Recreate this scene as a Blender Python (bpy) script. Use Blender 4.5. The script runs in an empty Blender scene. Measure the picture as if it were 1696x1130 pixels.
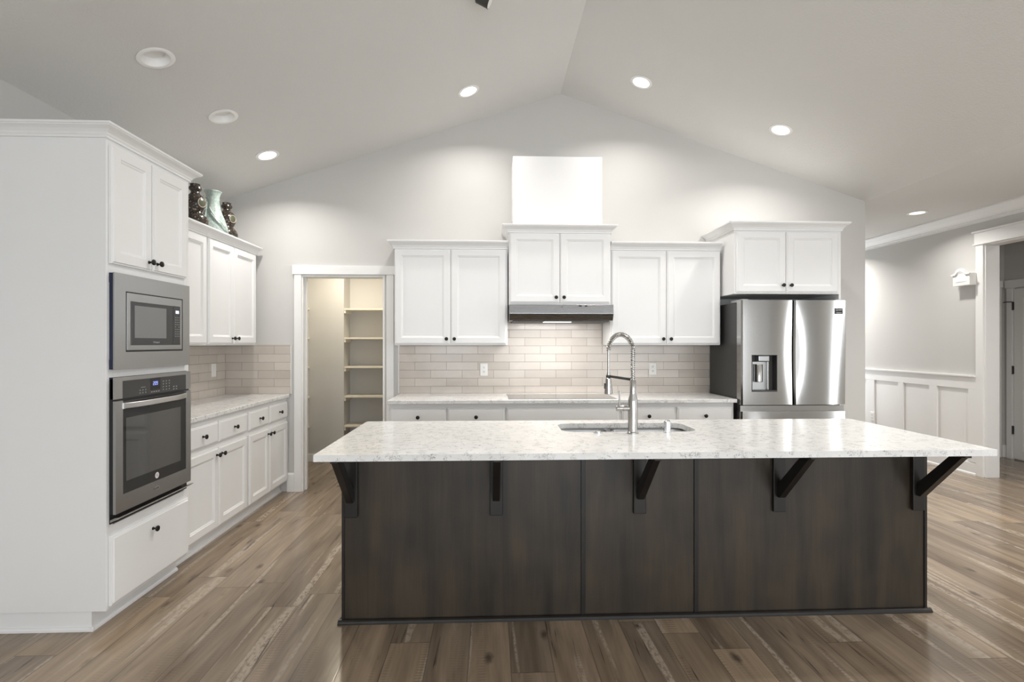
import bpy, bmesh, math, random
from mathutils import Vector, Matrix
random.seed(7)
PI = math.pi
C = bpy.context.scene
COL = C.collection

# ------------------------------------------------------------------ camera
cam_d = bpy.data.cameras.new('camera')
cam = bpy.data.objects.new('camera', cam_d)
COL.objects.link(cam)
cam.location = (0, 0, 1.387)
cam.rotation_euler = (PI/2, 0, -0.0398)
cam_d.sensor_width = 36.0
cam_d.lens = 871.0/1696*36
cam_d.shift_y = 3.7/1696
cam_d.clip_start = 0.05
C.camera = cam

# ------------------------------------------------------------------ exposure
C.view_settings.view_transform = 'Standard'
C.view_settings.look = 'None'
C.view_settings.gamma = 1.0
C.view_settings.exposure = 0.10
C.view_settings.use_curve_mapping = False

# ------------------------------------------------------------------ daylight outside
w = bpy.data.worlds.new('daylight')
C.world = w
w.use_nodes = True
wb = w.node_tree.nodes['Background']
wb.inputs['Color'].default_value = (0.80, 0.90, 1.0, 1)
wb.inputs['Strength'].default_value = 1.2

def area(name, loc, rot, sx, sy, power, col=(1, 1, 1), shape='RECTANGLE', spread=PI):
    d = bpy.data.lights.new(name, 'AREA')
    d.shape = shape
    d.size = sx
    if shape in ('RECTANGLE', 'ELLIPSE'):
        d.size_y = sy
    d.energy = power
    d.color = col
    d.spread = spread
    o = bpy.data.objects.new(name, d)
    COL.objects.link(o)
    o.location = loc
    o.rotation_euler = rot
    return o

DAY = (0.93, 0.965, 1.0)
# light from unseen added windows: rear wall for level, right wall for fridge streaks
ADDED_REAR_WINDOWS = [(-1.75, -0.35, 0.55, 2.30), (0.35, 2.05, 0.12, 2.30), (2.75, 4.35, 0.55, 2.30)]
ADDED_RIGHT_WINDOWS = [(-3.20, -2.25, 0.12, 2.25), (1.55, 2.05, 0.12, 2.25)]
REAR_Y = -3.4
RIGHT_X = 5.09
REAR_POWER = 57.0
RIGHT_POWER = 70.0
for (a, b, z0, z1) in ADDED_REAR_WINDOWS:
    area('window_daylight', ((a+b)/2, REAR_Y-0.10, (z0+z1)/2), (PI/2, 0, 0), b-a, z1-z0, REAR_POWER*(b-a)*(z1-z0)/2.9, DAY)
for (a, b, z0, z1) in ADDED_RIGHT_WINDOWS:
    area('window_daylight', (RIGHT_X+0.12, (a+b)/2, (z0+z1)/2), (PI/2, 0, PI/2), b-a, z1-z0, RIGHT_POWER*(b-a)*(z1-z0)/2.9, DAY)

ADDED_HALL_WINDOW = (3.95, 4.95, 0.25, 2.35)  # unseen window added at the hall's end to brighten it
area('window_daylight', (4.45, 8.20, 1.30), (-PI/2, 0, 0), 1.0, 2.1, 26.0, DAY)
CAN_POWER = 9.5
CAN_SPREAD = math.radians(142)
WARM = (1.0, 0.965, 0.922)

# ================================================================== materials
def mat(name):
    m = bpy.data.materials.new(name)
    m.use_nodes = True
    nt = m.node_tree
    return m, nt, nt.nodes['Principled BSDF']

def N(nt, typ, **kw):
    n = nt.nodes.new(typ)
    for k, v in kw.items():
        setattr(n, k, v)
    return n

def L(nt, a, b):
    nt.links.new(a, b)

def math_node(nt, op, a, b=None, c=None):
    n = N(nt, 'ShaderNodeMath', operation=op)
    for i, v in enumerate((a, b, c)):
        if v is None:
            continue
        if isinstance(v, (int, float)):
            n.inputs[i].default_value = v
        else:
            L(nt, v, n.inputs[i])
    return n.outputs[0]

def mixc(nt, fac, a, b, blend='MIX'):
    n = N(nt, 'ShaderNodeMix', data_type='RGBA', blend_type=blend)
    for sock, v in ((n.inputs[0], fac), (n.inputs[6], a), (n.inputs[7], b)):
        if isinstance(v, (int, float)):
            sock.default_value = v
        elif isinstance(v, tuple):
            sock.default_value = v + (1,) if len(v) == 3 else v
        else:
            L(nt, v, sock)
    return n.outputs[2]

def ramp(nt, fac, stops, interp='LINEAR'):
    n = N(nt, 'ShaderNodeValToRGB')
    n.color_ramp.interpolation = interp
    e = n.color_ramp.elements
    while len(e) < len(stops):
        e.new(0.5)
    for el, (p, c) in zip(e, stops):
        el.position = p
        el.color = (c, c, c, 1) if isinstance(c, (int, float)) else tuple(c)+(1,)
    L(nt, fac, n.inputs[0])
    return n.outputs[0]

def coords(nt, scale=(1, 1, 1), loc=(0, 0, 0)):
    t = N(nt, 'ShaderNodeTexCoord')
    mp = N(nt, 'ShaderNodeMapping')
    mp.inputs['Scale'].default_value = scale
    mp.inputs['Location'].default_value = loc
    L(nt, t.outputs['Object'], mp.inputs[0])
    return mp.outputs[0]

def noise(nt, vec, scale, detail=3, rough=0.5, dist=0.0):
    n = N(nt, 'ShaderNodeTexNoise')
    n.inputs['Scale'].default_value = scale
    n.inputs['Detail'].default_value = detail
    n.inputs['Roughness'].default_value = rough
    n.inputs['Distortion'].default_value = dist
    L(nt, vec, n.inputs['Vector'])
    return n.outputs['Fac']

def bump(nt, p, height, strength, dist=0.002):
    b = N(nt, 'ShaderNodeBump')
    b.inputs['Strength'].default_value = strength
    b.inputs['Distance'].default_value = dist
    L(nt, height, b.inputs['Height'])
    L(nt, b.outputs[0], p.inputs['Normal'])

def plain(name, col, rough=0.5, metal=0.0, spec=0.5, var=0.0, vscale=8.0, bmp=0.0, bscale=200.0, coat=0.0):
    m, nt, p = mat(name)
    p.inputs['Roughness'].default_value = rough
    p.inputs['Metallic'].default_value = metal
    p.inputs['Specular IOR Level'].default_value = spec
    p.inputs['Coat Weight'].default_value = coat
    v = coords(nt)
    f = noise(nt, v, vscale, 2)
    k = max(var, 0.01)
    lo = tuple(max(0, c*(1-k)) for c in col)
    hi = tuple(min(1, c*(1+k)) for c in col)
    L(nt, mixc(nt, f, lo, hi), p.inputs['Base Color'])
    if bmp:
        bump(nt, p, noise(nt, v, bscale, 2), bmp)
    return m

def steel(name, col, rough, brush=(400, 400, 4), amt=0.06):
    m, nt, p = mat(name)
    p.inputs['Metallic'].default_value = 1.0
    v = coords(nt, brush)
    f = noise(nt, v, 1.0, 2)
    L(nt, mixc(nt, f, tuple(c*0.97 for c in col), tuple(min(1, c*1.03) for c in col)), p.inputs['Base Color'])
    r = N(nt, 'ShaderNodeMapRange')
    r.inputs[3].default_value = rough-amt/2
    r.inputs[4].default_value = rough+amt/2
    L(nt, f, r.inputs[0])
    L(nt, r.outputs[0], p.inputs['Roughness'])
    return m

def emit(name, col, strength):
    m, nt, p = mat(name)
    p.inputs['Base Color'].default_value = (0.8, 0.8, 0.8, 1)
    p.inputs['Emission Color'].default_value = tuple(col)+(1,)
    p.inputs['Emission Strength'].default_value = strength
    return m

M = {}
M['wall'] = plain('wall_paint', (0.60, 0.59, 0.57), 0.85, spec=0.25, var=0.012, vscale=2.0, bmp=0.12, bscale=160)
M['pantry_wall'] = M['wall']
M['white'] = plain('cabinet_white_paint', (0.82, 0.82, 0.815), 0.38, spec=0.45, var=0.01)
M['trim'] = plain('trim_white_paint', (0.82, 0.815, 0.80), 0.4, spec=0.4, var=0.01)
M['shelf'] = plain('pantry_shelf_paint', (0.78, 0.73, 0.63), 0.5, spec=0.35, var=0.02)
M['bronze'] = plain('dark_bronze', (0.022, 0.02, 0.018), 0.32, metal=0.6, var=0.2, vscale=60)
M['black'] = plain('black_plastic', (0.010, 0.010, 0.011), 0.45, var=0.1)
M['black_gloss'] = plain('black_glass', (0.016, 0.016, 0.016), 0.06, var=0.1)
M['darkgrey'] = plain('dark_grey_enamel', (0.055, 0.054, 0.052), 0.45, metal=0.3, var=0.05)
M['navy'] = plain('dark_blue_film', (0.008, 0.016, 0.05), 0.25, var=0.2, vscale=30)
M['plastic_white'] = plain('white_plastic', (0.84, 0.835, 0.81), 0.35, var=0.01)
M['slot'] = plain('dark_slot', (0.03, 0.028, 0.025), 0.6, var=0.1)
M['steel'] = steel('brushed_steel', (0.455, 0.462, 0.465), 0.30, (6, 6, 500))
M['steel_fridge'] = steel('fridge_steel', (0.47, 0.465, 0.455), 0.13, (500, 500, 3), 0.04)
M['steel_hood'] = steel('hood_steel', (0.33, 0.33, 0.33), 0.27, (3, 500, 500))
M['steel_sink'] = steel('sink_steel', (0.55, 0.55, 0.55), 0.30, (4, 400, 400))
M['nickel'] = steel('brushed_nickel', (0.42, 0.41, 0.39), 0.24, (300, 300, 300), 0.05)
M['satin'] = steel('satin_steel', (0.72, 0.72, 0.71), 0.32, (6, 6, 300))
M['chrome'] = steel('chrome', (0.72, 0.73, 0.75), 0.10, (100, 100, 100), 0.02)
M['glass_grey'] = plain('smoked_oven_glass', (0.05, 0.05, 0.048), 0.05, spec=0.9, var=0.04, coat=0.6)
M['mw_window'] = plain('microwave_window', (0.20, 0.20, 0.20), 0.18, spec=0.6, var=0.03)
M['mw_black'] = plain('microwave_black', (0.045, 0.045, 0.045), 0.22, var=0.05)
M['cooktop'] = plain('cooktop_glass', (0.03, 0.03, 0.03), 0.04, spec=1.0, var=0.05, coat=0.5)
M['print'] = plain('pale_print', (0.55, 0.56, 0.56), 0.5, var=0.02)
M['print_dim'] = plain('faint_print', (0.26, 0.265, 0.265), 0.5, var=0.02)
M['display'] = emit('blue_display', (0.06, 0.15, 0.95), 0.9)
M['display_white'] = emit('pale_display', (0.55, 0.68, 1.0), 1.3)
M['sticker'] = plain('white_sticker', (0.75, 0.72, 0.72), 0.5, var=0.02)
M['lens_on'] = emit('lit_lens', (1.0, 0.97, 0.92), 9.0)
M['can_white'] = plain('can_trim_white', (0.88, 0.875, 0.86), 0.45, var=0.01)
M['lens_off'] = plain('unlit_lens', (0.86, 0.855, 0.84), 0.5, var=0.01)
M['hood_lamp'] = emit('hood_lamp_lens', (1.0, 0.96, 0.9), 2.0)

def m_ceiling():
    m, nt, p = mat('ceiling_orange_peel')
    p.inputs['Base Color'].default_value = (0.68, 0.675, 0.655, 1)
    p.inputs['Roughness'].default_value = 0.9
    p.inputs['Specular IOR Level'].default_value = 0.2
    v = coords(nt)
    a = noise(nt, v, 70, 3, 0.6)
    h = ramp(nt, a, [(0.42, 0), (0.58, 1)])
    bump(nt, p, h, 0.28, 0.003)
    return m
M['ceiling'] = m_ceiling()

def m_floor():
    m, nt, p = mat('plank_flooring')
    t = N(nt, 'ShaderNodeTexCoord')
    s = N(nt, 'ShaderNodeSeparateXYZ')
    L(nt, t.outputs['Object'], s.inputs[0])
    x, y = s.outputs[0], s.outputs[1]
    PW, PL = 0.183, 1.22
    u = math_node(nt, 'DIVIDE', math_node(nt, 'ADD', x, 20.045), PW)
    row = math_node(nt, 'FLOOR', u)
    fu = math_node(nt, 'FRACT', u)
    wn = N(nt, 'ShaderNodeTexWhiteNoise', noise_dimensions='1D')
    L(nt, row, wn.inputs['W'])
    v = math_node(nt, 'ADD', math_node(nt, 'DIVIDE', y, PL), math_node(nt, 'MULTIPLY', wn.outputs['Value'], 7.0))
    col = math_node(nt, 'FLOOR', v)
    fv = math_node(nt, 'FRACT', v)
    cid = N(nt, 'ShaderNodeCombineXYZ')
    L(nt, row, cid.inputs[0]); L(nt, col, cid.inputs[1])
    wid = N(nt, 'ShaderNodeTexWhiteNoise', noise_dimensions='2D')
    L(nt, cid.outputs[0], wid.inputs['Vector'])
    pid = wid.outputs['Value']
    def gv(sx, sy, k):
        c = N(nt, 'ShaderNodeCombineXYZ')
        L(nt, math_node(nt, 'MULTIPLY', x, sx), c.inputs[0])
        L(nt, math_node(nt, 'MULTIPLY', y, sy), c.inputs[1])
        L(nt, math_node(nt, 'MULTIPLY', pid, k), c.inputs[2])
        return c.outputs[0]
    base = ramp(nt, pid, [(0.0, (0.195, 0.145, 0.098)), (0.2, (0.245, 0.186, 0.128)), (0.4, (0.300, 0.229, 0.156)),
                          (0.6, (0.222, 0.171, 0.121)), (0.8, (0.270, 0.208, 0.149)), (1.0, (0.330, 0.245, 0.160))])
    broad = noise(nt, gv(9, 1.1, 37), 1.0, 3, 0.55, 0.6)
    c1 = mixc(nt, ramp(nt, broad, [(0.28, 0.0), (0.72, 1.0)]), (0.60, 0.58, 0.58), (1.28, 1.29, 1.30))
    colr = mixc(nt, 1.0, base, c1, 'MULTIPLY')
    fine = noise(nt, gv(70, 3.5, 91), 1.0, 4, 0.6)
    c2 = mixc(nt, fine, (0.72, 0.71, 0.70), (1.25, 1.25, 1.26))
    colr = mixc(nt, 0.8, colr, c2, 'MULTIPLY')
    # pale worn streaks lying along some boards
    st = noise(nt, gv(13, 0.5, 53), 1.0, 2, 0.5)
    chip = noise(nt, gv(60, 30, 11), 1.0, 3, 0.7)
    stm = math_node(nt, 'MULTIPLY', ramp(nt, st, [(0.61, 0), (0.65, 1)]), ramp(nt, chip, [(0.36, 0.1), (0.54, 0.85)]))
    colr = mixc(nt, stm, colr, (0.42, 0.35, 0.275))
    # saw marks across the grain
    wv = N(nt, 'ShaderNodeTexWave', wave_type='BANDS', bands_direction='Y')
    wv.inputs['Scale'].default_value = 1.0
    wv.inputs['Distortion'].default_value = 3.5
    wv.inputs['Detail'].default_value = 1.5
    L(nt, gv(11, 17, 5), wv.inputs['Vector'])
    swm = noise(nt, gv(15, 1.0, 71), 1.0, 2, 0.5)
    sm = math_node(nt, 'MULTIPLY', ramp(nt, wv.outputs['Fac'], [(0.62, 0), (0.9, 1)]), ramp(nt, swm, [(0.56, 0), (0.68, 0.36)]))
    colr = mixc(nt, sm, colr, (0.085, 0.062, 0.047))
    # knots
    vo = N(nt, 'ShaderNodeTexVoronoi')
    vo.inputs['Scale'].default_value = 1.0
    L(nt, gv(7.0, 3.2, 29), vo.inputs['Vector'])
    kn = math_node(nt, 'ADD', vo.outputs['Distance'], math_node(nt, 'MULTIPLY', chip, 0.16))
    vc = N(nt, 'ShaderNodeSeparateColor')
    L(nt, vo.outputs['Color'], vc.inputs[0])
    kmask = math_node(nt, 'MULTIPLY', ramp(nt, kn, [(0.13, 0.8), (0.25, 0.0)]), math_node(nt, 'GREATER_THAN', vc.outputs[0], 0.50))
    colr = mixc(nt, kmask, colr, (0.050, 0.036, 0.028))
    # dark cracks
    cr = noise(nt, gv(45, 2.2, 17), 1.0, 2, 0.5, 1.0)
    crm = math_node(nt, 'MULTIPLY', ramp(nt, cr, [(0.30, 0.85), (0.36, 0)]), ramp(nt, broad, [(0.42, 1), (0.56, 0)]))
    colr = mixc(nt, crm, colr, (0.045, 0.033, 0.026))
    # seams
    eu = math_node(nt, 'MULTIPLY', math_node(nt, 'MINIMUM', fu, math_node(nt, 'SUBTRACT', 1.0, fu)), PW)
    ev = math_node(nt, 'MULTIPLY', math_node(nt, 'MINIMUM', fv, math_node(nt, 'SUBTRACT', 1.0, fv)), PL)
    e = math_node(nt, 'MINIMUM', eu, ev)
    seam = ramp(nt, e, [(0.0009, 1), (0.0026, 0)])
    colr = mixc(nt, math_node(nt, 'MULTIPLY', seam, 0.6), colr, (0.05, 0.037, 0.03))
    L(nt, colr, p.inputs['Base Color'])
    rr = ramp(nt, fine, [(0.2, 0.13), (0.8, 0.24)])
    L(nt, rr, p.inputs['Roughness'])
    p.inputs['Specular IOR Level'].default_value = 0.5
    hh = math_node(nt, 'SUBTRACT', math_node(nt, 'MULTIPLY', fine, 0.35), math_node(nt, 'ADD', math_node(nt, 'MULTIPLY', seam, 0.8), math_node(nt, 'MULTIPLY', sm, 0.3)))
    bump(nt, p, hh, 0.15, 0.0010)
    return m
M['floor'] = m_floor()

def m_quartz():
    m, nt, p = mat('white_quartz')
    v = coords(nt)
    warp = noise(nt, v, 9, 3, 0.6)
    n1 = noise(nt, v, 52, 3, 0.6, 1.6)
    n2 = noise(nt, v, 60, 3, 0.6, 1.0)
    msk = noise(nt, v, 27, 2, 0.5)
    band = ramp(nt, n1, [(0.465, 0), (0.488, 1), (0.505, 1), (0.525, 0)])
    vein = math_node(nt, 'MULTIPLY', band, ramp(nt, msk, [(0.51, 0), (0.59, 0.85)]))
    spk = math_node(nt, 'MULTIPLY', ramp(nt, n2, [(0.61, 0), (0.68, 0.75)]), ramp(nt, warp, [(0.42, 0), (0.6, 1)]))
    cloud = mixc(nt, ramp(nt, warp, [(0.3, 0), (0.7, 1)]), (0.72, 0.72, 0.71), (0.82, 0.82, 0.805))
    c = mixc(nt, vein, cloud, (0.15, 0.15, 0.155))
    c = mixc(nt, spk, c, (0.33, 0.33, 0.335))
    L(nt, c, p.inputs['Base Color'])
    p.inputs['Roughness'].default_value = 0.12
    p.inputs['Specular IOR Level'].default_value = 0.5
    return m
M['quartz'] = m_quartz()

def m_tile(name, axis, shift, z0):
    m, nt, p = mat(name)
    t = N(nt, 'ShaderNodeTexCoord')
    s = N(nt, 'ShaderNodeSeparateXYZ')
    L(nt, t.outputs['Object'], s.inputs[0])
    c = N(nt, 'ShaderNodeCombineXYZ')
    L(nt, math_node(nt, 'ADD', s.outputs[axis], shift), c.inputs[0])
    L(nt, math_node(nt, 'ADD', s.outputs[2], z0), c.inputs[1])
    b = N(nt, 'ShaderNodeTexBrick')
    b.offset = 0.5
    b.offset_frequency = 2
    b.squash = 1.0
    b.inputs['Color1'].default_value = (0.52, 0.468, 0.415, 1)
    b.inputs['Color2'].default_value = (0.62, 0.565, 0.508, 1)
    b.inputs['Mortar'].default_value = (0.25, 0.23, 0.205, 1)
    b.inputs['Scale'].default_value = 1.0
    b.inputs['Mortar Size'].default_value = 0.0016
    b.inputs['Mortar Smooth'].default_value = 0.15
    b.inputs['Bias'].default_value = 0.0
    b.inputs['Brick Width'].default_value = 0.2965
    b.inputs['Row Height'].default_value = 0.0763
    L(nt, c.outputs[0], b.inputs['Vector'])
    n1 = noise(nt, c.outputs[0], 6, 3, 0.6, 0.8)
    col = mixc(nt, 0.5, b.outputs['Color'], mixc(nt, n1, (0.85, 0.84, 0.83), (1.12, 1.12, 1.12)), 'MULTIPLY')
    L(nt, col, p.inputs['Base Color'])
    rg = math_node(nt, 'ADD', math_node(nt, 'MULTIPLY', b.outputs['Fac'], 0.5), 0.20)
    L(nt, rg, p.inputs['Roughness'])
    hh = math_node(nt, 'ADD', math_node(nt, 'MULTIPLY', b.outputs['Fac'], -1.0), math_node(nt, 'MULTIPLY', n1, 0.35))
    bump(nt, p, hh, 0.35, 0.0025)
    return m

def m_espresso(name, lo, hi, grain):
    m, nt, p = mat(name)
    v = coords(nt, (1, 1, 0.10))
    a = noise(nt, v, 10, 3, 0.55, 0.3)
    v2 = coords(nt, (1, 1, 0.03))
    f = noise(nt, v2, 190, 3, 0.6)
    v3 = coords(nt)
    b = noise(nt, v3, 3.5, 2, 0.5)
    k = math_node(nt, 'ADD', math_node(nt, 'MULTIPLY', a, 0.6), math_node(nt, 'MULTIPLY', b, 0.4))
    c = mixc(nt, ramp(nt, k, [(0.35, 0), (0.65, 1)]), lo, hi)
    c = mixc(nt, grain, c, mixc(nt, f, (0.55, 0.55, 0.55), (1.5, 1.5, 1.5)), 'MULTIPLY')
    L(nt, c, p.inputs['Base Color'])
    p.inputs['Roughness'].default_value = 0.36
    p.inputs['Specular IOR Level'].default_value = 0.4
    bump(nt, p, f, 0.06, 0.001)
    return m
M['espresso'] = m_espresso('espresso_panel', (0.017, 0.0145, 0.0115), (0.054, 0.040, 0.0265), 0.6)
M['espresso_dark'] = m_espresso('espresso_trim', (0.010, 0.009, 0.0085), (0.018, 0.015, 0.013), 0.4)

def m_brown_vase():
    m, nt, p = mat('brown_glaze')
    v = coords(nt)
    vo = N(nt, 'ShaderNodeTexVoronoi')
    vo.inputs['Scale'].default_value = 42
    L(nt, v, vo.inputs['Vector'])
    n1 = noise(nt, v, 45, 3, 0.6, 0.6)
    k = math_node(nt, 'ADD', vo.outputs['Distance'], math_node(nt, 'MULTIPLY', n1, 0.35))
    c = ramp(nt, k, [(0.33, (0.24, 0.205, 0.16)), (0.48, (0.060, 0.036, 0.027)), (0.64, (0.018, 0.013, 0.011)), (0.95, (0.055, 0.048, 0.036))])
    L(nt, c, p.inputs['Base Color'])
    p.inputs['Roughness'].default_value = 0.16
    bump(nt, p, n1, 0.3, 0.003)
    return m
M['vase_brown'] = m_brown_vase()

def m_celadon():
    m, nt, p = mat('celadon_glaze')
    v = coords(nt)
    n1 = noise(nt, v, 30, 4, 0.6, 0.8)
    c = ramp(nt, n1, [(0.30, (0.22, 0.29, 0.26)), (0.52, (0.36, 0.425, 0.39)), (0.75, (0.48, 0.53, 0.49))])
    L(nt, c, p.inputs['Base Color'])
    p.inputs['Roughness'].default_value = 0.25
    bump(nt, p, n1, 0.5, 0.004)
    return m
M['celadon'] = m_celadon()
M['medallion'] = plain('green_medallion', (0.085, 0.09, 0.058), 0.3, var=0.35, vscale=40)
M['medallion_rim'] = plain('cream_rim', (0.50, 0.41, 0.33), 0.35, var=0.1)

# ================================================================== mesh helpers
class MB:
    def __init__(s):
        s.v = []; s.f = []; s.sm = []
    def add(s, vs, fs, smooth=False):
        o = len(s.v)
        s.v += [tuple(q) for q in vs]
        s.f += [tuple(i+o for i in f) for f in fs]
        s.sm += [smooth]*len(fs)
        return s
    def box(s, x0, x1, y0, y1, z0, z1):
        vs = [(x, y, z) for z in (z0, z1) for y in (y0, y1) for x in (x0, x1)]
        return s.add(vs, [(0, 2, 3, 1), (4, 5, 7, 6), (0, 1, 5, 4), (2, 6, 7, 3), (0, 4, 6, 2), (1, 3, 7, 5)])
    def prism(s, pts, axis, a, b, smooth=False):
        # pts: 2-D outline in the two other axes, in cyclic order of (x,y,z) without axis
        def P(p, t):
            if axis == 'x': return (t, p[0], p[1])
            if axis == 'y': return (p[0], t, p[1])
            return (p[0], p[1], t)
        n = len(pts)
        vs = [P(p, a) for p in pts]+[P(p, b) for p in pts]
        fs = [tuple(range(n)), tuple(range(2*n-1, n-1, -1))]
        fs += [(i, (i+1) % n, (i+1) % n+n, i+n) for i in range(n)]
        return s.add(vs, fs, smooth)
    def lathe(s, prof, center=(0, 0, 0), n=24, mtx=None, caps=True):
        vs = []; fs = []
        for (r, z) in prof:
            for k in range(n):
                a = 2*PI*k/n
                vs.append(Vector((r*math.cos(a), r*math.sin(a), z)))
        for i in range(len(prof)-1):
            for k in range(n):
                k2 = (k+1) % n
                fs.append((i*n+k, i*n+k2, (i+1)*n+k2, (i+1)*n+k))
        if caps:
            fs.append(tuple(range(n-1, -1, -1)))
            fs.append(tuple(range((len(prof)-1)*n, len(prof)*n)))
        if mtx is not None:
            vs = [mtx @ v for v in vs]
        c = Vector(center)
        return s.add([v+c for v in vs], fs, True)
    def tube(s, path, r, n=8, caps=True):
        path = [Vector(p) for p in path]
        m = len(path)
        rs = r if isinstance(r, (list, tuple)) else [r]*m
        vs = []; fs = []
        up = None
        for i, p in enumerate(path):
            t = (path[min(i+1, m-1)]-path[max(i-1, 0)]).normalized()
            if up is None:
                up = Vector((0, 0, 1)) if abs(t.z) < 0.9 else Vector((1, 0, 0))
            a = (up-t*up.dot(t)).normalized()
            up = a
            b = t.cross(a)
            for k in range(n):
                q = 2*PI*k/n
                vs.append(p+(a*math.cos(q)+b*math.sin(q))*rs[i])
        for i in range(m-1):
            for k in range(n):
                k2 = (k+1) % n
                fs.append((i*n+k, i*n+k2, (i+1)*n+k2, (i+1)*n+k))
        if caps:
            fs.append(tuple(range(n-1, -1, -1)))
            fs.append(tuple(range((m-1)*n, m*n)))
        return s.add(vs, fs, True)
    def bar(s, p, q, w, h, side=(1, 0, 0)):
        # rectangular bar from p to q: width w along `side`, h across
        p, q, a = Vector(p), Vector(q), Vector(side).normalized()
        t = (q-p).normalized()
        a = (a-t*a.dot(t)).normalized()
        b = t.cross(a)
        vs = []
        for c in (p, q):
            for (i, j) in ((-1, -1), (1, -1), (1, 1), (-1, 1)):
                vs.append(c+a*(i*w/2)+b*(j*h/2))
        return s.add(vs, [(3, 2, 1, 0), (4, 5, 6, 7), (0, 1, 5, 4), (1, 2, 6, 5), (2, 3, 7, 6), (3, 0, 4, 7)])
    def ringpanel(s, x0, x1, z0, z1, rings):
        # rectangular panel facing -Y: rings = (inset, y) from the back edge to the centre
        vs = []; fs = []
        for (i, y) in rings:
            vs += [(x0+i, y, z0+i), (x1-i, y, z0+i), (x1-i, y, z1-i), (x0+i, y, z1-i)]
        for r in range(len(rings)-1):
            for k in range(4):
                k2 = (k+1) % 4
                fs.append((r*4+k, r*4+k2, (r+1)*4+k2, (r+1)*4+k))
        e = (len(rings)-1)*4
        fs.append((e, e+1, e+2, e+3))
        fs.append((3, 2, 1, 0))
        return s.add(vs, fs)
    def build(s, name, m, parent=None, off=None, bevel=0.0, seg=2, angle=35):
        me = bpy.data.meshes.new(name)
        vs = s.v
        if off is not None:
            vs = [(v[0]-off[0], v[1]-off[1], v[2]-off[2]) for v in vs]
        me.from_pydata(vs, [], s.f)
        bm = bmesh.new()
        bm.from_mesh(me)
        bmesh.ops.recalc_face_normals(bm, faces=bm.faces)
        bm.to_mesh(me)
        bm.free()
        me.polygons.foreach_set('use_smooth', s.sm)
        if any(s.sm):
            me.set_sharp_from_angle(angle=math.radians(angle))
        me.materials.append(m)
        o = bpy.data.objects.new(name, me)
        COL.objects.link(o)
        if parent is not None:
            o.parent = parent
        elif off is not None:
            o.location = off
        if bevel:
            b = o.modifiers.new('edge', 'BEVEL')
            b.width = bevel
            b.segments = seg
            b.limit_method = 'ANGLE'
            b.angle_limit = math.radians(40)
        return o

def tag(o, label, cat, group=None, kind=None):
    o['label'] = label
    o['category'] = cat
    if group: o['group'] = group
    if kind: o['kind'] = kind
    return o

def thing(name, label, cat, loc=(0, 0, 0), rz=0.0, group=None):
    o = bpy.data.objects.new(name, None)
    o.empty_display_size = 0.1
    COL.objects.link(o)
    o.location = loc
    o.rotation_euler = (0, 0, rz)
    return tag(o, label, cat, group)

def lab(o, label):
    o['label'] = label
    return o

def struct(o):
    o['kind'] = 'structure'
    return o

def dup(root, loc, label, group=None):
    r = root.copy()
    COL.objects.link(r)
    r.location = loc
    r['label'] = label
    if group: r['group'] = group
    for ch in list(root.children):
        c = ch.copy()
        COL.objects.link(c)
        c.parent = r
        for g in list(ch.children):
            d = g.copy()
            COL.objects.link(d)
            d.parent = c
    return r

def text(name, s, size, m, parent, mtx, depth=0.0):
    cu = bpy.data.curves.new(name, 'FONT')
    cu.body = s
    cu.size = size
    cu.align_x = 'CENTER'
    cu.align_y = 'CENTER'
    cu.extrude = depth
    t = bpy.data.objects.new(name, cu)
    COL.objects.link(t)
    bpy.context.view_layer.update()
    me = bpy.data.meshes.new_from_object(t.evaluated_get(bpy.context.evaluated_depsgraph_get()))
    bpy.data.objects.remove(t)
    bpy.data.curves.remove(cu)
    me.transform(mtx)
    me.materials.clear()
    me.materials.append(m)
    o = bpy.data.objects.new(name, me)
    COL.objects.link(o)
    o.parent = parent
    return o

# text standing on a front that faces -Y in its own coordinates
def front_text_matrix(x, y, z):
    return Matrix.Translation((x, y, z)) @ Matrix.Rotation(PI/2, 4, 'X')

# ================================================================== the room
WX0 = -2.48          # left wall face
WY = 5.0             # back wall face
APX, APZ = 0.661, 3.772
FLAT = 2.772         # flat ceiling height, right side
def slope_z(x): return APZ-abs(x-APX)/3.0

struct(MB().box(-2.7, 7.2, -3.6, 8.4, -0.12, 0.0).build('floor', M['floor']))

# ceiling with round holes for the cans
vault = MB().prism([(-2.6, slope_z(-2.6)), (APX, APZ), (3.66, slope_z(3.66)), (3.66, 2.90), (APX, 3.93), (-2.6, 2.84)], 'y', -3.55, 5.12).build('ceiling', M['ceiling'])
flat = MB().box(3.66, 5.24, -3.55, 8.2, FLAT, 2.90).build('ceiling_hall', M['ceiling'])
struct(vault); struct(flat)
struct(MB().box(2.0, 3.66, 5.12, 8.2, FLAT, 2.90).build('ceiling_hall', M['ceiling']))

CANS = [  # x, y, lit, label
    (-1.826, 2.942, False, 'unlit white recessed ceiling light, larger one nearest the picture\'s upper left corner'),
    (-1.832, 3.678, False, 'unlit white recessed ceiling light above and beyond the oven cabinet, middle of its row'),
    (-1.841, 4.411, True, 'lit recessed ceiling light near the vases on the left wall cabinets'),
    (-0.188, 4.394, True, 'lit recessed ceiling light on the left slope just beside the ceiling ridge'),
    (1.256, 4.355, True, 'lit recessed ceiling light on the right slope just beside the ceiling ridge'),
    (2.432, 4.326, True, 'lit recessed ceiling light on the right slope over the refrigerator'),
    (4.515, 5.40, True, 'lit recessed ceiling light on the flat hall ceiling beside the crown moulding'),
]
def can_normal(x):
    if x > 3.66: return Vector((0, 0, 1))
    return Vector((-1/3.0, 0, 1)).normalized() if x < APX else Vector((1/3.0, 0, 1)).normalized()
def can_z(x): return FLAT if x > 3.66 else slope_z(x)

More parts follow.
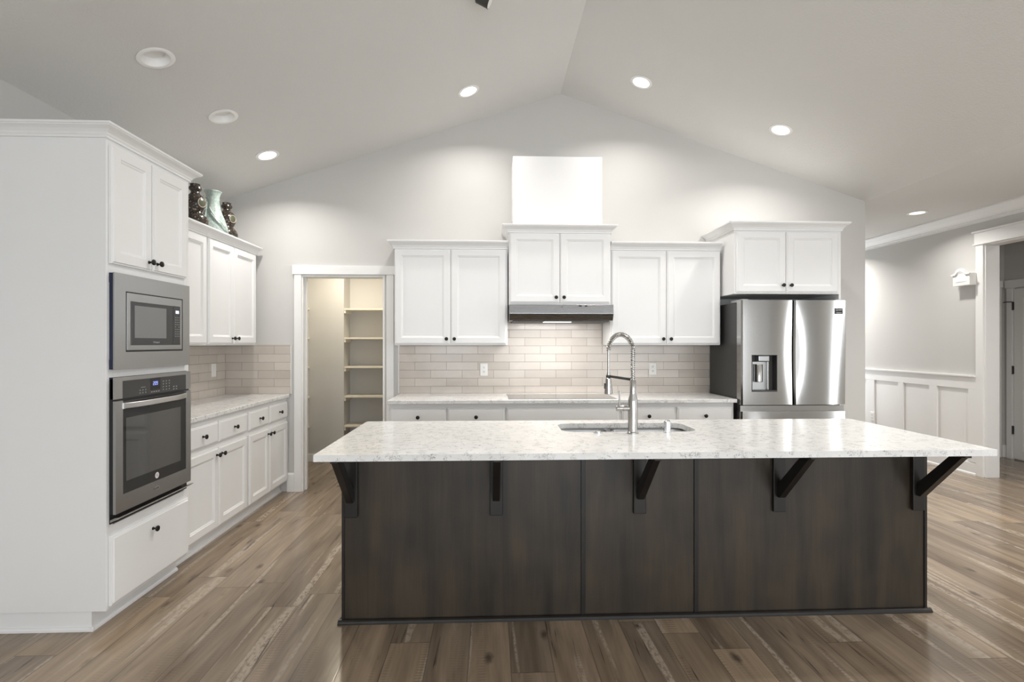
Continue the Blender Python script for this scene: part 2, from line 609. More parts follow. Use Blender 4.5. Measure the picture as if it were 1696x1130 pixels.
def cut_holes(obj, spots):
    mb = MB()
    for (x, y) in spots:
        q = Vector((0, 0, 1)).rotation_difference(can_normal(x)).to_matrix()
        mb.lathe([(0.0715, -0.05), (0.0715, 0.085)], (x, y, can_z(x)), 40, q)
    c = mb.build('hole_cutter', M['ceiling'])
    md = obj.modifiers.new('holes', 'BOOLEAN')
    md.object = c
    md.solver = 'EXACT'
    bpy.context.view_layer.update()
    me = bpy.data.meshes.new_from_object(obj.evaluated_get(bpy.context.evaluated_depsgraph_get()))
    obj.modifiers.clear()
    obj.data = me
    bpy.data.objects.remove(c)
cut_holes(vault, [(x, y) for (x, y, l, t) in CANS if x < 3.66])
cut_holes(flat, [(x, y) for (x, y, l, t) in CANS if x > 3.66])

# walls
ox0, ox1, oz = -1.775, -1.000, 2.027     # pantry opening
struct(MB().prism([(-2.6, 0), (ox0, 0), (ox0, oz), (ox1, oz), (ox1, 0), (3.655, 0), (3.655, 2.775), (APX, APZ+0.02), (-2.6, slope_z(-2.6)+0.02)], 'y', WY, WY+0.12).build('wall_back', M['wall']))
struct(MB().box(-2.6, WX0, -3.55, WY, 0, slope_z(WX0)+0.005).build('wall_left', M['wall']))
# rear wall with the added windows
def wall_with_windows(mb, a0, a1, z1, wins, put):
    cur = a0
    for (a, b, za, zb) in sorted(wins):
        put(cur, a, 0, z1)
        put(a, b, 0, za)
        put(a, b, zb, z1)
        cur = b
    put(cur, a1, 0, z1)
mb = MB()
wall_with_windows(mb, -2.6, 5.24, 2.70, ADDED_REAR_WINDOWS, lambda a, b, z0, z1: mb.box(a, b, REAR_Y-0.14, REAR_Y, z0, z1))
mb.prism([(-2.6, 2.70), (5.24, 2.70), (5.24, 2.775), (3.66, 2.775), (APX, APZ+0.02), (-2.6, 2.71)], 'y', REAR_Y-0.14, REAR_Y)
struct(mb.build('wall_rear', M['wall']))
# hall wall on the right (with the wide cased opening) and added windows nearer the camera
OY0, OY1, OZ = 3.75, 5.231, 2.41
mb = MB()
def put_right(a, b, z0, z1): mb.box(RIGHT_X, RIGHT_X+0.14, a, b, z0, z1)
wall_with_windows(mb, -3.55, OY0, FLAT, ADDED_RIGHT_WINDOWS, put_right)
put_right(OY0, OY1, OZ, FLAT)
put_right(OY1, 8.2, 0, FLAT)
struct(mb.build('wall_right', M['wall']))
mb = MB()
wall_with_windows(mb, 2.0, 5.24, FLAT, [ADDED_HALL_WINDOW], lambda a, b, z0, z1: mb.box(a, b, 8.1, 8.25, z0, z1))
struct(mb.build('wall_hall_end', M['wall']))
mb = MB()  # frame of the added hall window
a, b, z0, z1 = ADDED_HALL_WINDOW
mb.box(a, a+0.05, 8.11, 8.17, z0, z1).box(b-0.05, b, 8.11, 8.17, z0, z1).box(a, b, 8.11, 8.17, z0, z0+0.05).box(a, b, 8.11, 8.17, z1-0.05, z1)
mb.box((a+b)/2-0.03, (a+b)/2+0.03, 8.115, 8.165, z0, z1)
struct(mb.build('window_6', M['trim']))
struct(MB().box(1.9, 2.0, 5.12, 8.2, 0, FLAT).build('wall_hall_side', M['wall']))
# frames and mullions of the added windows
for i, (a, b, z0, z1) in enumerate(ADDED_REAR_WINDOWS):
    mb = MB()
    f = 0.05
    mb.box(a, a+f, REAR_Y-0.09, REAR_Y-0.03, z0, z1).box(b-f, b, REAR_Y-0.09, REAR_Y-0.03, z0, z1)
    mb.box(a, b, REAR_Y-0.09, REAR_Y-0.03, z0, z0+f).box(a, b, REAR_Y-0.09, REAR_Y-0.03, z1-f, z1)
    mb.box((a+b)/2-0.03, (a+b)/2+0.03, REAR_Y-0.085, REAR_Y-0.035, z0, z1)
    struct(mb.build('window_%d' % (i+1), M['trim']))
for i, (a, b, z0, z1) in enumerate(ADDED_RIGHT_WINDOWS):
    mb = MB()
    f = 0.05
    X0, X1 = RIGHT_X+0.03, RIGHT_X+0.09
    mb.box(X0, X1, a, a+f, z0, z1).box(X0, X1, b-f, b, z0, z1)
    mb.box(X0, X1, a, b, z0, z0+f).box(X0, X1, a, b, z1-f, z1)
    struct(mb.build('window_%d' % (i+4), M['trim']))

# pantry
PX0, PYB, PRX, PRB, PCE = -2.43, 6.24, -1.725, 6.51, 2.45
struct(MB().box(PX0-0.1, PX0, WY+0.12, PYB+0.1, 0, PCE).build('wall_pantry_left', M['pantry_wall']))
struct(MB().box(PX0-0.1, PRX, PYB, PRB+0.1, 0, PCE).build('wall_pantry_back', M['pantry_wall']))
struct(MB().box(PRX, -0.80, PRB, PRB+0.1, 0, PCE).build('wall_pantry_recess', M['pantry_wall']))
struct(MB().box(-0.90, -0.80, WY+0.12, PRB, 0, PCE).build('wall_pantry_right', M['pantry_wall']))
struct(MB().box(PX0-0.1, -0.80, WY+0.12, PRB+0.1, PCE, PCE+0.1).build('ceiling_pantry', M['ceiling']))
struct(MB().box(PX0, PRX, PYB-0.014, PYB, 0, 0.093).build('baseboard_pantry', M['trim'], bevel=0.004))

# pantry door frame: jambs, casing
mb = MB()
mb.box(ox0, ox0+0.018, WY-0.006, WY+0.126, 0, oz).box(ox1-0.018, ox1, WY-0.006, WY+0.126, 0, oz)
mb.box(ox0+0.018, ox1-0.018, WY-0.006, WY+0.126, oz-0.018, oz)
mb.box(ox0+0.018, ox0+0.030, WY+0.05, WY+0.085, 0, oz-0.018).box(ox1-0.030, ox1-0.018, WY+0.05, WY+0.085, 0, oz-0.018)
struct(mb.build('door_1', M['trim'], bevel=0.0015))
mb = MB()
mb.box(-1.836, -1.770, WY-0.020, WY, 0, 2.030).box(-0.982, -0.916, WY-0.020, WY, 0, 2.030)
mb.box(-1.852, -0.900, WY-0.026, WY, 2.030, 2.112)
struct(mb.build('trim_1', M['trim'], bevel=0.002))
for (z0, z1) in ((1.752, 1.845), (1.02, 1.113), (0.20, 0.293)):
    mb = MB()
    mb.box(ox1-0.024, ox1-0.0185, WY+0.088, WY+0.120, z0, z1)
    mb.tube([(ox1-0.027, WY+0.122, z0), (ox1-0.027, WY+0.122, z1)], 0.006, 10)
    struct(mb.build('door_hinge', M['black']))

# baseboard stub between the left cabinets and the pantry casing
struct(MB().prism([(WY-0.014, 0), (WY, 0), (WY, 0.175), (WY-0.004, 0.175), (WY-0.014, 0.160)], 'x', -1.905, -1.836).build('baseboard_back', M['trim']))
# baseboard of the wall right of the refrigerator
struct(MB().box(3.03, 3.655, WY-0.014, WY, 0, 0.14).build('baseboard_back_right', M['trim'], bevel=0.004))

# hall wall trim: wainscot
def yz_prism(mb, pts, y0, y1):  # outline in (x offset into the room, z) swept along Y on the right wall
    n = len(pts)
    vs = [(RIGHT_X-p[0], y0, p[1]) for p in pts]+[(RIGHT_X-p[0], y1, p[1]) for p in pts]
    mb.add(vs, [tuple(range(n)), tuple(range(2*n-1, n-1, -1))]+[(i, (i+1) % n, (i+1) % n+n, i+n) for i in range(n)])
    return mb
RX = RIGHT_X
WY0, WY1 = 5.311, 8.1
struct(MB().box(RX-0.004, RX, WY0, WY1, 0.13, 0.93).build('trim_2', M['trim']))               # painted panel field
mb = MB()
mb.box(RX-0.018, RX, WY0, WY1, 0.900, 1.030)
mb.box(RX-0.036, RX, WY0, WY1, 1.030, 1.049)
struct(mb.build('trim_3', M['trim'], bevel=0.002))                                              # chair rail
for i, (a, b) in enumerate(((5.311, 5.400), (5.792, 5.900), (6.283, 6.360), (6.772, 6.917), (7.35, 7.45))):
    struct(MB().box(RX-0.018, RX, a, b, 0.135, 0.900).build('trim_%d' % (4+i), M['trim'], bevel=0.0015))
yz = [(0, 0), (0.026, 0), (0.024, 0.014), (0.018, 0.020), (0.016, 0.022), (0.016, 0.120), (0.010, 0.135), (0, 0.140)]
struct(yz_prism(MB(), yz, WY0, WY1).build('baseboard_right', M['trim']))
# hall crown moulding
cp = [(0, FLAT), (0.105, FLAT), (0.105, FLAT-0.014), (0.092, FLAT-0.022), (0.070, FLAT-0.055), (0.040, FLAT-0.085), (0.026, FLAT-0.095), (0.026, FLAT-0.104), (0.012, FLAT-0.112), (0.012, FLAT-0.130), (0, FLAT-0.130)]
struct(yz_prism(MB(), cp, -3.4, 8.1).build('trim_9', M['trim']))
# cased opening
mb = MB()
mb.box(RX-0.020, RX, OY1-0.003, WY0, 0, OZ).box(RX-0.020, RX, OY0-0.08, OY0+0.003, 0, OZ)
mb.box(RX-0.024, RX, OY0-0.10, WY0+0.012, OZ+0.014, OZ+0.128)
mb.box(RX-0.034, RX, OY0-0.11, WY0+0.022, OZ, OZ+0.014)
mb.box(RX-0.040, RX, OY0-0.12, WY0+0.028, OZ+0.128, OZ+0.146)
struct(mb.build('trim_10', M['trim'], bevel=0.002))
mb = MB()
mb.box(RX-0.002, RX+0.142, OY1-0.016, OY1, 0, OZ).box(RX-0.002, RX+0.142, OY0, OY0+0.016, 0, OZ)
mb.box(RX-0.002, RX+0.142, OY0+0.016, OY1-0.016, OZ-0.016, OZ)
mb.box(RX+0.14, RX+0.158, OY1-0.005, OY1+0.07, 0, OZ+0.09).box(RX+0.14, RX+0.158, OY0-0.07, OY0+0.005, 0, OZ+0.09)
struct(mb.build('door_2', M['trim'], bevel=0.0015))

# small hall beyond the opening
VX, VY = 6.25, 6.165
struct(MB().box(5.24, VX, VY, VY+0.1, 0, FLAT).build('wall_vestibule_back', M['wall']))
struct(MB().box(VX, VX+0.1, 2.4, VY+0.1, 0, FLAT).build('wall_vestibule_right', M['wall']))
struct(MB().box(5.24, VX+0.1, 2.3, 2.4, 0, FLAT).build('wall_vestibule_front', M['wall']))
struct(MB().box(5.24, VX+0.1, 2.3, VY+0.1, FLAT, FLAT+0.1).build('ceiling_vestibule', M['ceiling']))
struct(MB().box(6.215, VX, VY-0.014, VY, 0, 0.15).build('baseboard_vestibule_back', M['trim'], bevel=0.003))
struct(MB().box(VX-0.014, VX, 6.131, VY-0.014, 0, 0.15).build('baseboard_vestibule_right', M['trim'], bevel=0.003))
mb = MB()   # casing of the door on the vestibule's far wall
mb.box(6.125, 6.195, VY-0.02, VY, 0, 2.065).box(5.30, 6.212, VY-0.026, VY, 2.065, 2.145).box(5.315, 5.385, VY-0.02, VY, 0, 2.065)
struct(mb.build('trim_11', M['trim'], bevel=0.002))
struct(MB().box(5.385, 6.125, VY-0.012, VY-0.001, 0.01, 2.06).build('door_4', M['trim']))
mb = MB()   # casing of the white door on its right wall
mb.box(VX-0.020, VX, 6.052, 6.122, 0, 2.050).box(VX-0.020, VX, 5.155, 5.225, 0, 2.050)
mb.box(VX-0.026, VX, 5.135, 6.142, 2.050, 2.145)
mb.box(VX-0.008, VX, 6.036, 6.052, 0, 2.050).box(VX-0.008, VX, 5.225, 5.241, 0, 2.050)
struct(mb.build('trim_12', M['trim'], bevel=0.002))
d3 = bpy.data.objects.new('door_3', None)
COL.objects.link(d3)
d3.location = (VX, 5.64, 0)
struct(d3)
mb = MB()
rings = [(0, 0), (0, -0.012), (0.10, -0.012), (0.115, -0.006), (0.13, -0.006)]
mb.ringpanel(-0.392, 0.392, 0.012, 2.035, rings)
o = mb.build('door_panel', M['trim'], d3)
o.rotation_euler = (0, 0, -PI/2)
for z in (1.833, 1.067, 0.35):
    mb = MB()
    mb.box(-0.016, -0.003, 0.398, 0.428, z-0.045, z+0.045)
    mb.tube([(-0.018, 0.405, z-0.05), (-0.018, 0.405, z+0.05)], 0.008, 10)
    h = mb.build('hinge', M['black'], d3)
    if z > 1.5:
        MB().tube([(-0.018, 0.405, z+0.048), (-0.05, 0.44, z+0.05), (-0.07, 0.47, z+0.045)], 0.005, 8).build('hinge_pin_stop', M['black'], h)

# ================================================================== cabinet pieces
KNOB = [(0.0085, 0.0), (0.0085, 0.003), (0.0055, 0.006), (0.0050, 0.014), (0.0080, 0.018), (0.0140, 0.021), (0.0160, 0.0255), (0.0140, 0.0300), (0.0080, 0.0325), (0.0, 0.0330)]
TO_FRONT = Matrix.Rotation(PI/2, 3, 'X')      # +Z to -Y
def add_knob(part, x, z, y):
    return MB().lathe(KNOB, (x, y, z), 18, TO_FRONT).build('knob', M['bronze'], part)

DOOR_R = [(0, -0.001), (0, -0.013), (0.003, -0.0145), (0.007, -0.0150), (0.010, -0.0205), (0.056, -0.0205), (0.0585, -0.0165), (0.064, -0.0155), (0.071, -0.0105), (0.080, -0.0105)]
SLAB_R = [(0, -0.001), (0, -0.012), (0.004, -0.0145), (0.009, -0.0150), (0.013, -0.0205), (0.03, -0.0205)]
def add_door(root, x0, x1, z0, z1, knob=None):
    d = MB().ringpanel(x0, x1, z0, z1, DOOR_R).build('door', M['white'], root)
    if knob: add_knob(d, knob[0], knob[1], -0.0205)
    return d
def add_drawer(root, x0, x1, z0, z1, knob=True):
    d = MB().ringpanel(x0, x1, z0, z1, SLAB_R).build('drawer', M['white'], root)
    if knob: add_knob(d, (x0+x1)/2, (z0+z1)/2, -0.0205)
    return d

CROWN = [(0.0, 0.0), (0.010, 0.0), (0.010, 0.012), (0.014, 0.016), (0.018, 0.026), (0.030, 0.040), (0.044, 0.049), (0.050, 0.052), (0.050, 0.057), (0.056, 0.059), (0.056, 0.071), (0.0, 0.071)]
def add_crown(root, w, d, z, left=True, right=True, k=1.0, zk=1.0, front=0.0):
    # moulding around the top: front plus the returns asked for
    vs = []; fs = []
    n = 0
    for (o, h) in CROWN:
        o *= k; h *= zk
        pts = []
        if left: pts.append((-o, d))
        pts.append((-o if left else 0.0, -o-front))
        pts.append((w+o if right else w, -o-front))
        if right: pts.append((w+o, d))
        n = len(pts)
        vs += [(x, y, z+h) for (x, y) in pts]
    m = len(CROWN)
    for i in range(m):
        j = (i+1) % m
        for t in range(n-1):
            fs.append((i*n+t, i*n+t+1, j*n+t+1, j*n+t))
    fs.append(tuple(i*n for i in range(m)))
    fs.append(tuple(i*n+n-1 for i in range(m-1, -1, -1)))
    return MB().add(vs, fs).build('crown_moulding', M['white'], root)

def wall_cabinet(label, loc, rz, w, d, h, splits, doorz, crown, knobs, group, knob_z=0.045):
    r = thing('wall_cabinet', label, 'cabinet', loc, rz, group)
    MB().box(0, w, 0, d, 0, h).build('body', M['white'], r, bevel=0.0015)
    for i, (a, b) in enumerate(splits):
        kx = None
        if knobs[i] == 'R': kx = (b-0.032, doorz[0]+knob_z)
        if knobs[i] == 'L': kx = (a+0.032, doorz[0]+knob_z)
        add_door(r, a, b, doorz[0], doorz[1], kx)
    if crown: add_crown(r, w, d, **crown)
    return r

G_UP, G_LOW = 'white wall cabinets', 'white base cabinets'
# ---- back wall uppers: face frame plane Y = 4.67, bottom z = 1.37
UB = 1.37
wall_cabinet('white two-door wall cabinet between the pantry doorway and the range hood', (-0.850, 4.670, UB), 0, 0.996, 0.329, 0.872,
             [(0.005, 0.491), (0.496, 0.984)], (0.010, 0.845), dict(z=0.850, left=True, right=False), 'RL', G_UP)
wall_cabinet('white two-door wall cabinet between the range hood and the refrigerator', (1.066, 4.670, UB), 0, 1.000, 0.329, 0.872,
             [(0.010, 0.503), (0.508, 0.995)], (0.010, 0.845), dict(z=0.850, left=False, right=False), 'RL', G_UP)
# hood cabinet
wall_cabinet('short white two-door wall cabinet right above the steel range hood', (0.156, 4.62, 1.722), 0, 0.900, 0.379, 0.692,
             [(0.008, 0.446), (0.451, 0.892)], (0.022, 0.632), dict(z=0.636, left=True, right=True), 'RL', G_UP)
# cabinet above the fridge with its end panel down to the floor
r = wall_cabinet('deep white two-door cabinet mounted above the refrigerator', (2.085, 4.435, 1.812), 0, 0.940, 0.564, 0.590,
                 [(0.014, 0.445), (0.450, 0.905)], (0.012, 0.532), dict(z=0.545, left=True, right=True), 'RL', G_UP, knob_z=0.06)
MB().box(0.922, 0.940, 0.0, 0.564, -1.812, 0.0).build('end_panel', M['white'], r)

# chase box above the hood cabinet
tag(MB().box(0.195, 0.993, 4.67, 4.998, 2.415, 3.052).build('duct_cover', M['white'], off=(0.594, 4.83, 2.415), bevel=0.002),
    'plain white box covering the hood duct, standing on the hood cabinet', 'duct cover')

# ---- left wall uppers (face +X), face frame X = -2.155
UL = PI/2
wall_cabinet('white left-wall cabinet touching the oven cabinet, below the brown vase nearest it',
             (-2.155, 3.295, UB), UL, 0.765, 0.323, 0.872, [(0.012, 0.372), (0.380, 0.752)], (0.012, 0.820), dict(z=0.825, left=False, right=False, k=0.85), 'RL', G_UP)
wall_cabinet('white two-door wall cabinet in the corner of the left wall, under the celadon vase',
             (-2.155, 4.062, UB), UL, 0.842, 0.323, 0.872, [(0.012, 0.398), (0.404, 0.815)], (0.012, 0.820), dict(z=0.825, left=False, right=True, k=0.85), 'RL', G_UP)

# ---- base cabinets
def base_cabinet(label, loc, rz, w, d, fronts, doors, closed_drawers=True):
    r = thing('base_cabinet', label, 'cabinet', loc, rz, G_LOW)
    MB().box(0, w, 0, d, 0.10, 0.884).build('body', M['white'], r, bevel=0.0015)
    mb = MB().box(0.0, w, 0.060, 0.076, 0, 0.10)
    mb.prism([(0.060, 0.0), (0.060, 0.020), (0.052, 0.018), (0.046, 0.010), (0.045, 0.0)], 'x', 0.0, w)
    mb.build('toe_kick', M['white'], r)
    for (a, b, k) in fronts:
        add_drawer(r, a, b, 0.700, 0.846, k)
    for (a, b, s) in doors:
        add_door(r, a, b, 0.114, 0.664, (b-0.032, 0.617) if s == 'R' else (a+0.032, 0.617))
    return r
# left run: face frame X = -1.913
base_cabinet('white base cabinet next to the wall oven under the left counter', (-1.908, 3.298, 0), UL, 0.881, 0.568,
             [(0.022, 0.432, True), (0.444, 0.864, True)], [(0.022, 0.432, 'R'), (0.438, 0.864, 'L')])
base_cabinet('white base cabinet at the corner end of the left counter, by the pantry doorway', (-1.908, 4.180, 0), UL, 0.812, 0.568,
             [(0.018, 0.378, True), (0.402, 0.792, True)], [(0.018, 0.386, 'R'), (0.392, 0.792, 'L')])
# back run: face frame Y = 4.41
base_cabinet('white base cabinet with two drawers under the back counter, left of the cooktop', (-0.850, 4.410, 0), 0, 0.972, 0.586,
             [(0.014, 0.476, True), (0.488, 0.964, True)], [(0.014, 0.480, 'R'), (0.486, 0.964, 'L')])
base_cabinet('white base cabinet with a wide plain front directly under the cooktop', (0.122, 4.410, 0), 0, 0.970, 0.586,
             [(0.008, 0.955, False)], [(0.008, 0.478, 'R'), (0.484, 0.955, 'L')])
base_cabinet('white base cabinet with two drawers under the back counter, beside the refrigerator', (1.092, 4.410, 0), 0, 0.975, 0.586,
             [(0.012, 0.462, True), (0.484, 0.960, True)], [(0.012, 0.466, 'R'), (0.480, 0.960, 'L')])

# ---- countertops
ct = MB().box(-0.855, 2.080, 4.365, 4.985, 0.884, 0.914)
tag(ct.build('countertop', M['quartz'], off=(0.61, 4.68, 0.884), bevel=0.003), 'long speckled white quartz countertop along the back wall', 'countertop')
ct = MB().box(WX0+0.012, -1.878, 3.295, 4.985, 0.884, 0.914)
tag(ct.build('countertop', M['quartz'], off=(-2.18, 4.14, 0.884), bevel=0.003), 'speckled white quartz countertop along the left wall beside the oven cabinet', 'countertop')

# ---- tile backsplashes
M['tile_back'] = m_tile('subway_tile_back', 0, 0.569+2.965+0.14825, -0.9045)
M['tile_corner'] = m_tile('subway_tile_corner', 0, 0.569+2.965+0.14825+0.117, -0.9045)
M['tile_left'] = m_tile('subway_tile_left', 1, 0.05, -0.9045)
mb = MB()
mb.box(-0.862, 0.156, 4.987, 4.999, 0.9145, 1.372)
mb.box(0.156, 1.056, 4.987, 4.999, 0.9145, 1.722)
mb.box(1.056, 2.108, 4.987, 4.999, 0.9145, 1.372)
tag(mb.build('tile_backsplash', M['tile_back']), 'wide beige glazed subway tile backsplash on the back wall behind the cooktop', 'backsplash')
mb = MB()
mb.box(WX0+0.001, -1.872, 4.987, 4.999, 0.9145, 1.372)
tag(mb.build('tile_backsplash', M['tile_corner']), 'short beige subway tile backsplash on the back wall, left of the pantry doorway', 'backsplash')
mb = MB()
mb.box(WX0+0.001, WX0+0.012, 3.292, 4.986, 0.9145, 1.372)
tag(mb.build('tile_backsplash', M['tile_left']), 'beige subway tile backsplash on the left wall, behind the white switch', 'backsplash')
# tile edge strips
for i, x in enumerate((-1.871, -0.872, 2.109)):
    struct(MB().box(x, x+0.009, 4.985, 4.999, 0.9145, 1.372).build('trim_%d' % (13+i), M['trim'], bevel=0.002))
struct(MB().box(2.118, 2.124, 4.95, 4.999, 0.9145, 1.372).build('trim_16', M['trim']))

# ================================================================== oven cabinet (faces +X)
r = thing('oven_cabinet', 'tall white oven cabinet at the left edge, holding microwave and oven', 'cabinet', (-1.850, 2.604, 0), UL)
W, D = 0.690, 0.615
MW = (1.268, 1.722); OV = (0.515, 1.206)
mb = MB()
mb.box(0, 0.018, 0, D, 0.097, 2.400).box(W-0.018, W, 0, D, 0.097, 2.400)
mb.box(0.018, W-0.018, D-0.012, D, 0.097, 2.400)
for z in (0.097, 0.470, 1.218, 1.738, 2.382):
    mb.box(0.018, W-0.018, 0.001, D-0.012, z, z+0.018)
mb.box(0.018, 0.046, 0, 0.018, 0.097, 2.400).box(W-0.046, W-0.018, 0, 0.018, 0.097, 2.400)
for (a, b) in ((0.097, 0.125), (0.430, 0.500), (1.206, 1.266), (1.722, 1.795), (2.335, 2.400)):
    mb.box(0.046, W-0.046, 0, 0.018, a, b)
mb.build('carcass', M['white'], r, bevel=0.001)
mb = MB().box(0.012, W-0.002, 0.075, D, 0, 0.097)
mb.prism([(0.075, 0.0), (0.075, 0.020), (0.068, 0.018), (0.062, 0.010), (0.061, 0.0)], 'x', 0.0, W-0.002)
mb.prism([(0.012, 0.0), (0.012, 0.020), (0.005, 0.018), (0.0005, 0.010), (0.0, 0.0)], 'y', 0.061, D)
mb.build('toe_kick', M['white'], r)
add_door(r, 0.016, 0.318, 1.775, 2.352, (0.286, 1.82))
add_door(r, 0.324, 0.642, 1.775, 2.352, (0.356, 1.82))
add_drawer(r, 0.016, 0.664, 0.114, 0.450, False)
for ch in r.children:
    if ch.name.startswith('drawer'):
        add_knob(ch, 0.318, 0.384, -0.0205)
add_crown(r, W, D, 2.375, left=True, right=True, k=1.0, zk=0.86)

# ---- microwave, built in (same frame: local x along the wall, front towards -y)
r = thing('microwave', 'built-in stainless microwave in the oven cabinet, above the oven', 'microwave', (-1.850, 2.604, 1.268), UL)
def lz(z): return z-1.268
mb = MB()     # wide steel trim kit frame
x0, x1, z0, z1 = 0.018, 0.654, lz(1.257), lz(1.732)
ix0, ix1, iz0, iz1 = 0.099, 0.585, lz(1.343), lz(1.647)
mb.box(x0, ix0, -0.026, -0.020, z0, z1).box(ix1, x1, -0.026, -0.020, z0, z1)
mb.box(ix0, ix1, -0.026, -0.020, z0, iz0).box(ix0, ix1, -0.026, -0.020, iz1, z1)
lab(mb.build('trim_frame', M['steel'], r), 'wide brushed steel frame')
mb = MB()     # dark sides of the frame
mb.box(x0+0.001, x0+0.012, -0.020, -0.0005, z0+0.002, z0+0.05).box(x0+0.001, x0+0.012, -0.020, -0.0005, z1-0.05, z1-0.002)
mb.box(x0+0.004, x0+0.012, -0.020, -0.0005, z0+0.05, z1-0.05)
mb.box(x1-0.012, x1-0.001, -0.020, -0.0005, z0+0.002, z1-0.002)
mb.box(x0+0.012, x1-0.012, -0.020, -0.0005, z0+0.002, z0+0.010).box(x0+0.012, x1-0.012, -0.020, -0.0005, z1-0.010, z1-0.002)
lab(mb.build('frame_side', M['navy'], r), 'dark blue edge of the steel frame')
mb = MB().box(0.060, 0.630, -0.0195, 0.400, lz(1.300), lz(1.700))
mb.box(ix0+0.0002, ix1-0.0002, -0.0256, -0.0195, iz0+0.0002, iz1-0.0002)
lab(mb.build('body', M['black'], r), 'black oven body')
mb = MB()     # steel face, standing in the black gap
fx0, fx1, fz0, fz1 = ix0+0.006, ix1-0.011, iz0+0.009, iz1-0.0065
mb.box(fx0, fx1, -0.0275, -0.0257, fz0, fz1)
face = mb.build('face', M['steel'], r, bevel=0.0006)
dr = MB().box(0.134, 0.4835, -0.0300, -0.0276, lz(1.377), lz(1.600)).build('door', M['mw_black'], r, bevel=0.001)
lab(MB().box(0.158, 0.420, -0.0310, -0.0301, lz(1.414), lz(1.580)).build('window', M['mw_window'], dr, bevel=0.0005), 'grey door window')
text('lettering', 'Whirlpool', 0.013, M['print'], dr, front_text_matrix(0.333, -0.0305, lz(1.392)))
cp_ = MB().box(0.489, 0.553, -0.0300, -0.0276, lz(1.377), lz(1.601)).build('control_panel', M['mw_black'], r, bevel=0.001)
lab(MB().box(0.508, 0.538, -0.0307, -0.0301, lz(1.558), lz(1.575)).build('display', M['display_white'], cp_), 'pale lit display')
mb = MB()
for i in range(9):
    for j in range(3):
        if i == 4 and j == 1: continue
        cx = 0.506+j*0.0165; cz = lz(1.535-i*0.0135)
        mb.box(cx-0.0042, cx+0.0042, -0.0306, -0.0301, cz-0.0022, cz+0.0022)
lab(mb.build('keypad_marking', M['print_dim'], cp_), 'rows of pale key markings')

# ---- wall oven
r = thing('wall_oven', 'built-in stainless wall oven in the oven cabinet, below the microwave', 'oven', (-1.850, 2.604, 0.515), UL)
def oz_(z): return z-0.515
mb = MB().box(0.050, 0.640, -0.002, 0.540, oz_(0.520), oz_(1.200))
mb.box(0.019, 0.660, -0.0060, -0.0022, oz_(0.508), oz_(1.220))
mb.box(0.019, 0.655, -0.0200, -0.0060, oz_(0.556), oz_(1.212))
lab(mb.build('body', M['black'], r), 'black oven body')
mb = MB()     # steel surround of the control panel
mb.box(0.0175, 0.076, -0.026, -0.0202, oz_(1.113), oz_(1.219)).box(0.619, 0.668, -0.026, -0.0202, oz_(1.113), oz_(1.219))
mb.box(0.076, 0.619, -0.026, -0.0202, oz_(1.200), oz_(1.219))
lab(mb.build('panel_frame', M['steel'], r), 'brushed steel surround of the control panel')
MB().box(0.019, 0.030, -0.0201, -0.0062, oz_(1.114), oz_(1.218)).build('frame_side', M['navy'], r)
cp_ = lab(MB().box(0.0762, 0.6188, -0.0250, -0.0202, oz_(1.113), oz_(1.1998)).build('control_panel', M['mw_black'], r), 'dark glass control panel')
ds = lab(MB().box(0.290, 0.375, -0.0256, -0.0251, oz_(1.135), oz_(1.196)).build('display', M['black_gloss'], cp_), 'black display with a blue readout')
mb = MB()
# readout digits from little bars
def seg_digit(mb, x, z, w, h, on, y):
    t = 0.0022
    S = {'a': (x, x+w, z+h-t, z+h), 'g': (x, x+w, z+h/2-t/2, z+h/2+t/2), 'd': (x, x+w, z, z+t),
         'f': (x, x+t, z+h/2, z+h), 'b': (x+w-t, x+w, z+h/2, z+h), 'e': (x, x+t, z, z+h/2), 'c': (x+w-t, x+w, z, z+h/2)}
    for s in on:
        a, b, c, d = S[s]
        mb.box(a, b, y-0.0004, y, c, d)
for i, dg in enumerate(('abged', 'abcdef', 'abcdfg')):
    seg_digit(mb, 0.312+i*0.015, oz_(1.160), 0.010, 0.020, dg, -0.0257)
lab(mb.build('readout', M['display'], cp_), 'glowing blue readout')
mb = MB()
for i in range(4):
    cx = 0.302+i*0.020
    mb.box(cx-0.006, cx+0.006, -0.0254, -0.0250, oz_(1.122), oz_(1.128))
lab(mb.build('keypad_marking', M['print_dim'], cp_), 'pale marks under the display')
mb = MB()
for i in range(4):
    for j in range(3):
        cx = 0.402+j*0.027; cz = oz_(1.176-i*0.0155)
        mb.box(cx-0.004, cx+0.004, -0.0254, -0.0250, cz-0.003, cz+0.003)
lab(mb.build('keypad_marking', M['print_dim'], cp_), 'pale number key marks')
mb = MB()
for i in range(2):
    for j in range(3):
        cx = 0.208+j*0.022; cz = oz_(1.142-i*0.014)
        mb.box(cx-0.004, cx+0.004, -0.0254, -0.0250, cz-0.003, cz+0.003)
mb.box(0.214, 0.250, -0.0254, -0.0250, oz_(1.155), oz_(1.158))
lab(mb.build('keypad_marking', M['print_dim'], cp_), 'pale oven mode key marks')
mb = MB()
for i in range(2):
    for j in range(2):
        cx = 0.498+j*0.026; cz = oz_(1.138-i*0.014)
        mb.box(cx-0.006, cx+0.006, -0.0254, -0.0250, cz-0.003, cz+0.003)
lab(mb.build('keypad_marking', M['print_dim'], cp_), 'pale key markings')
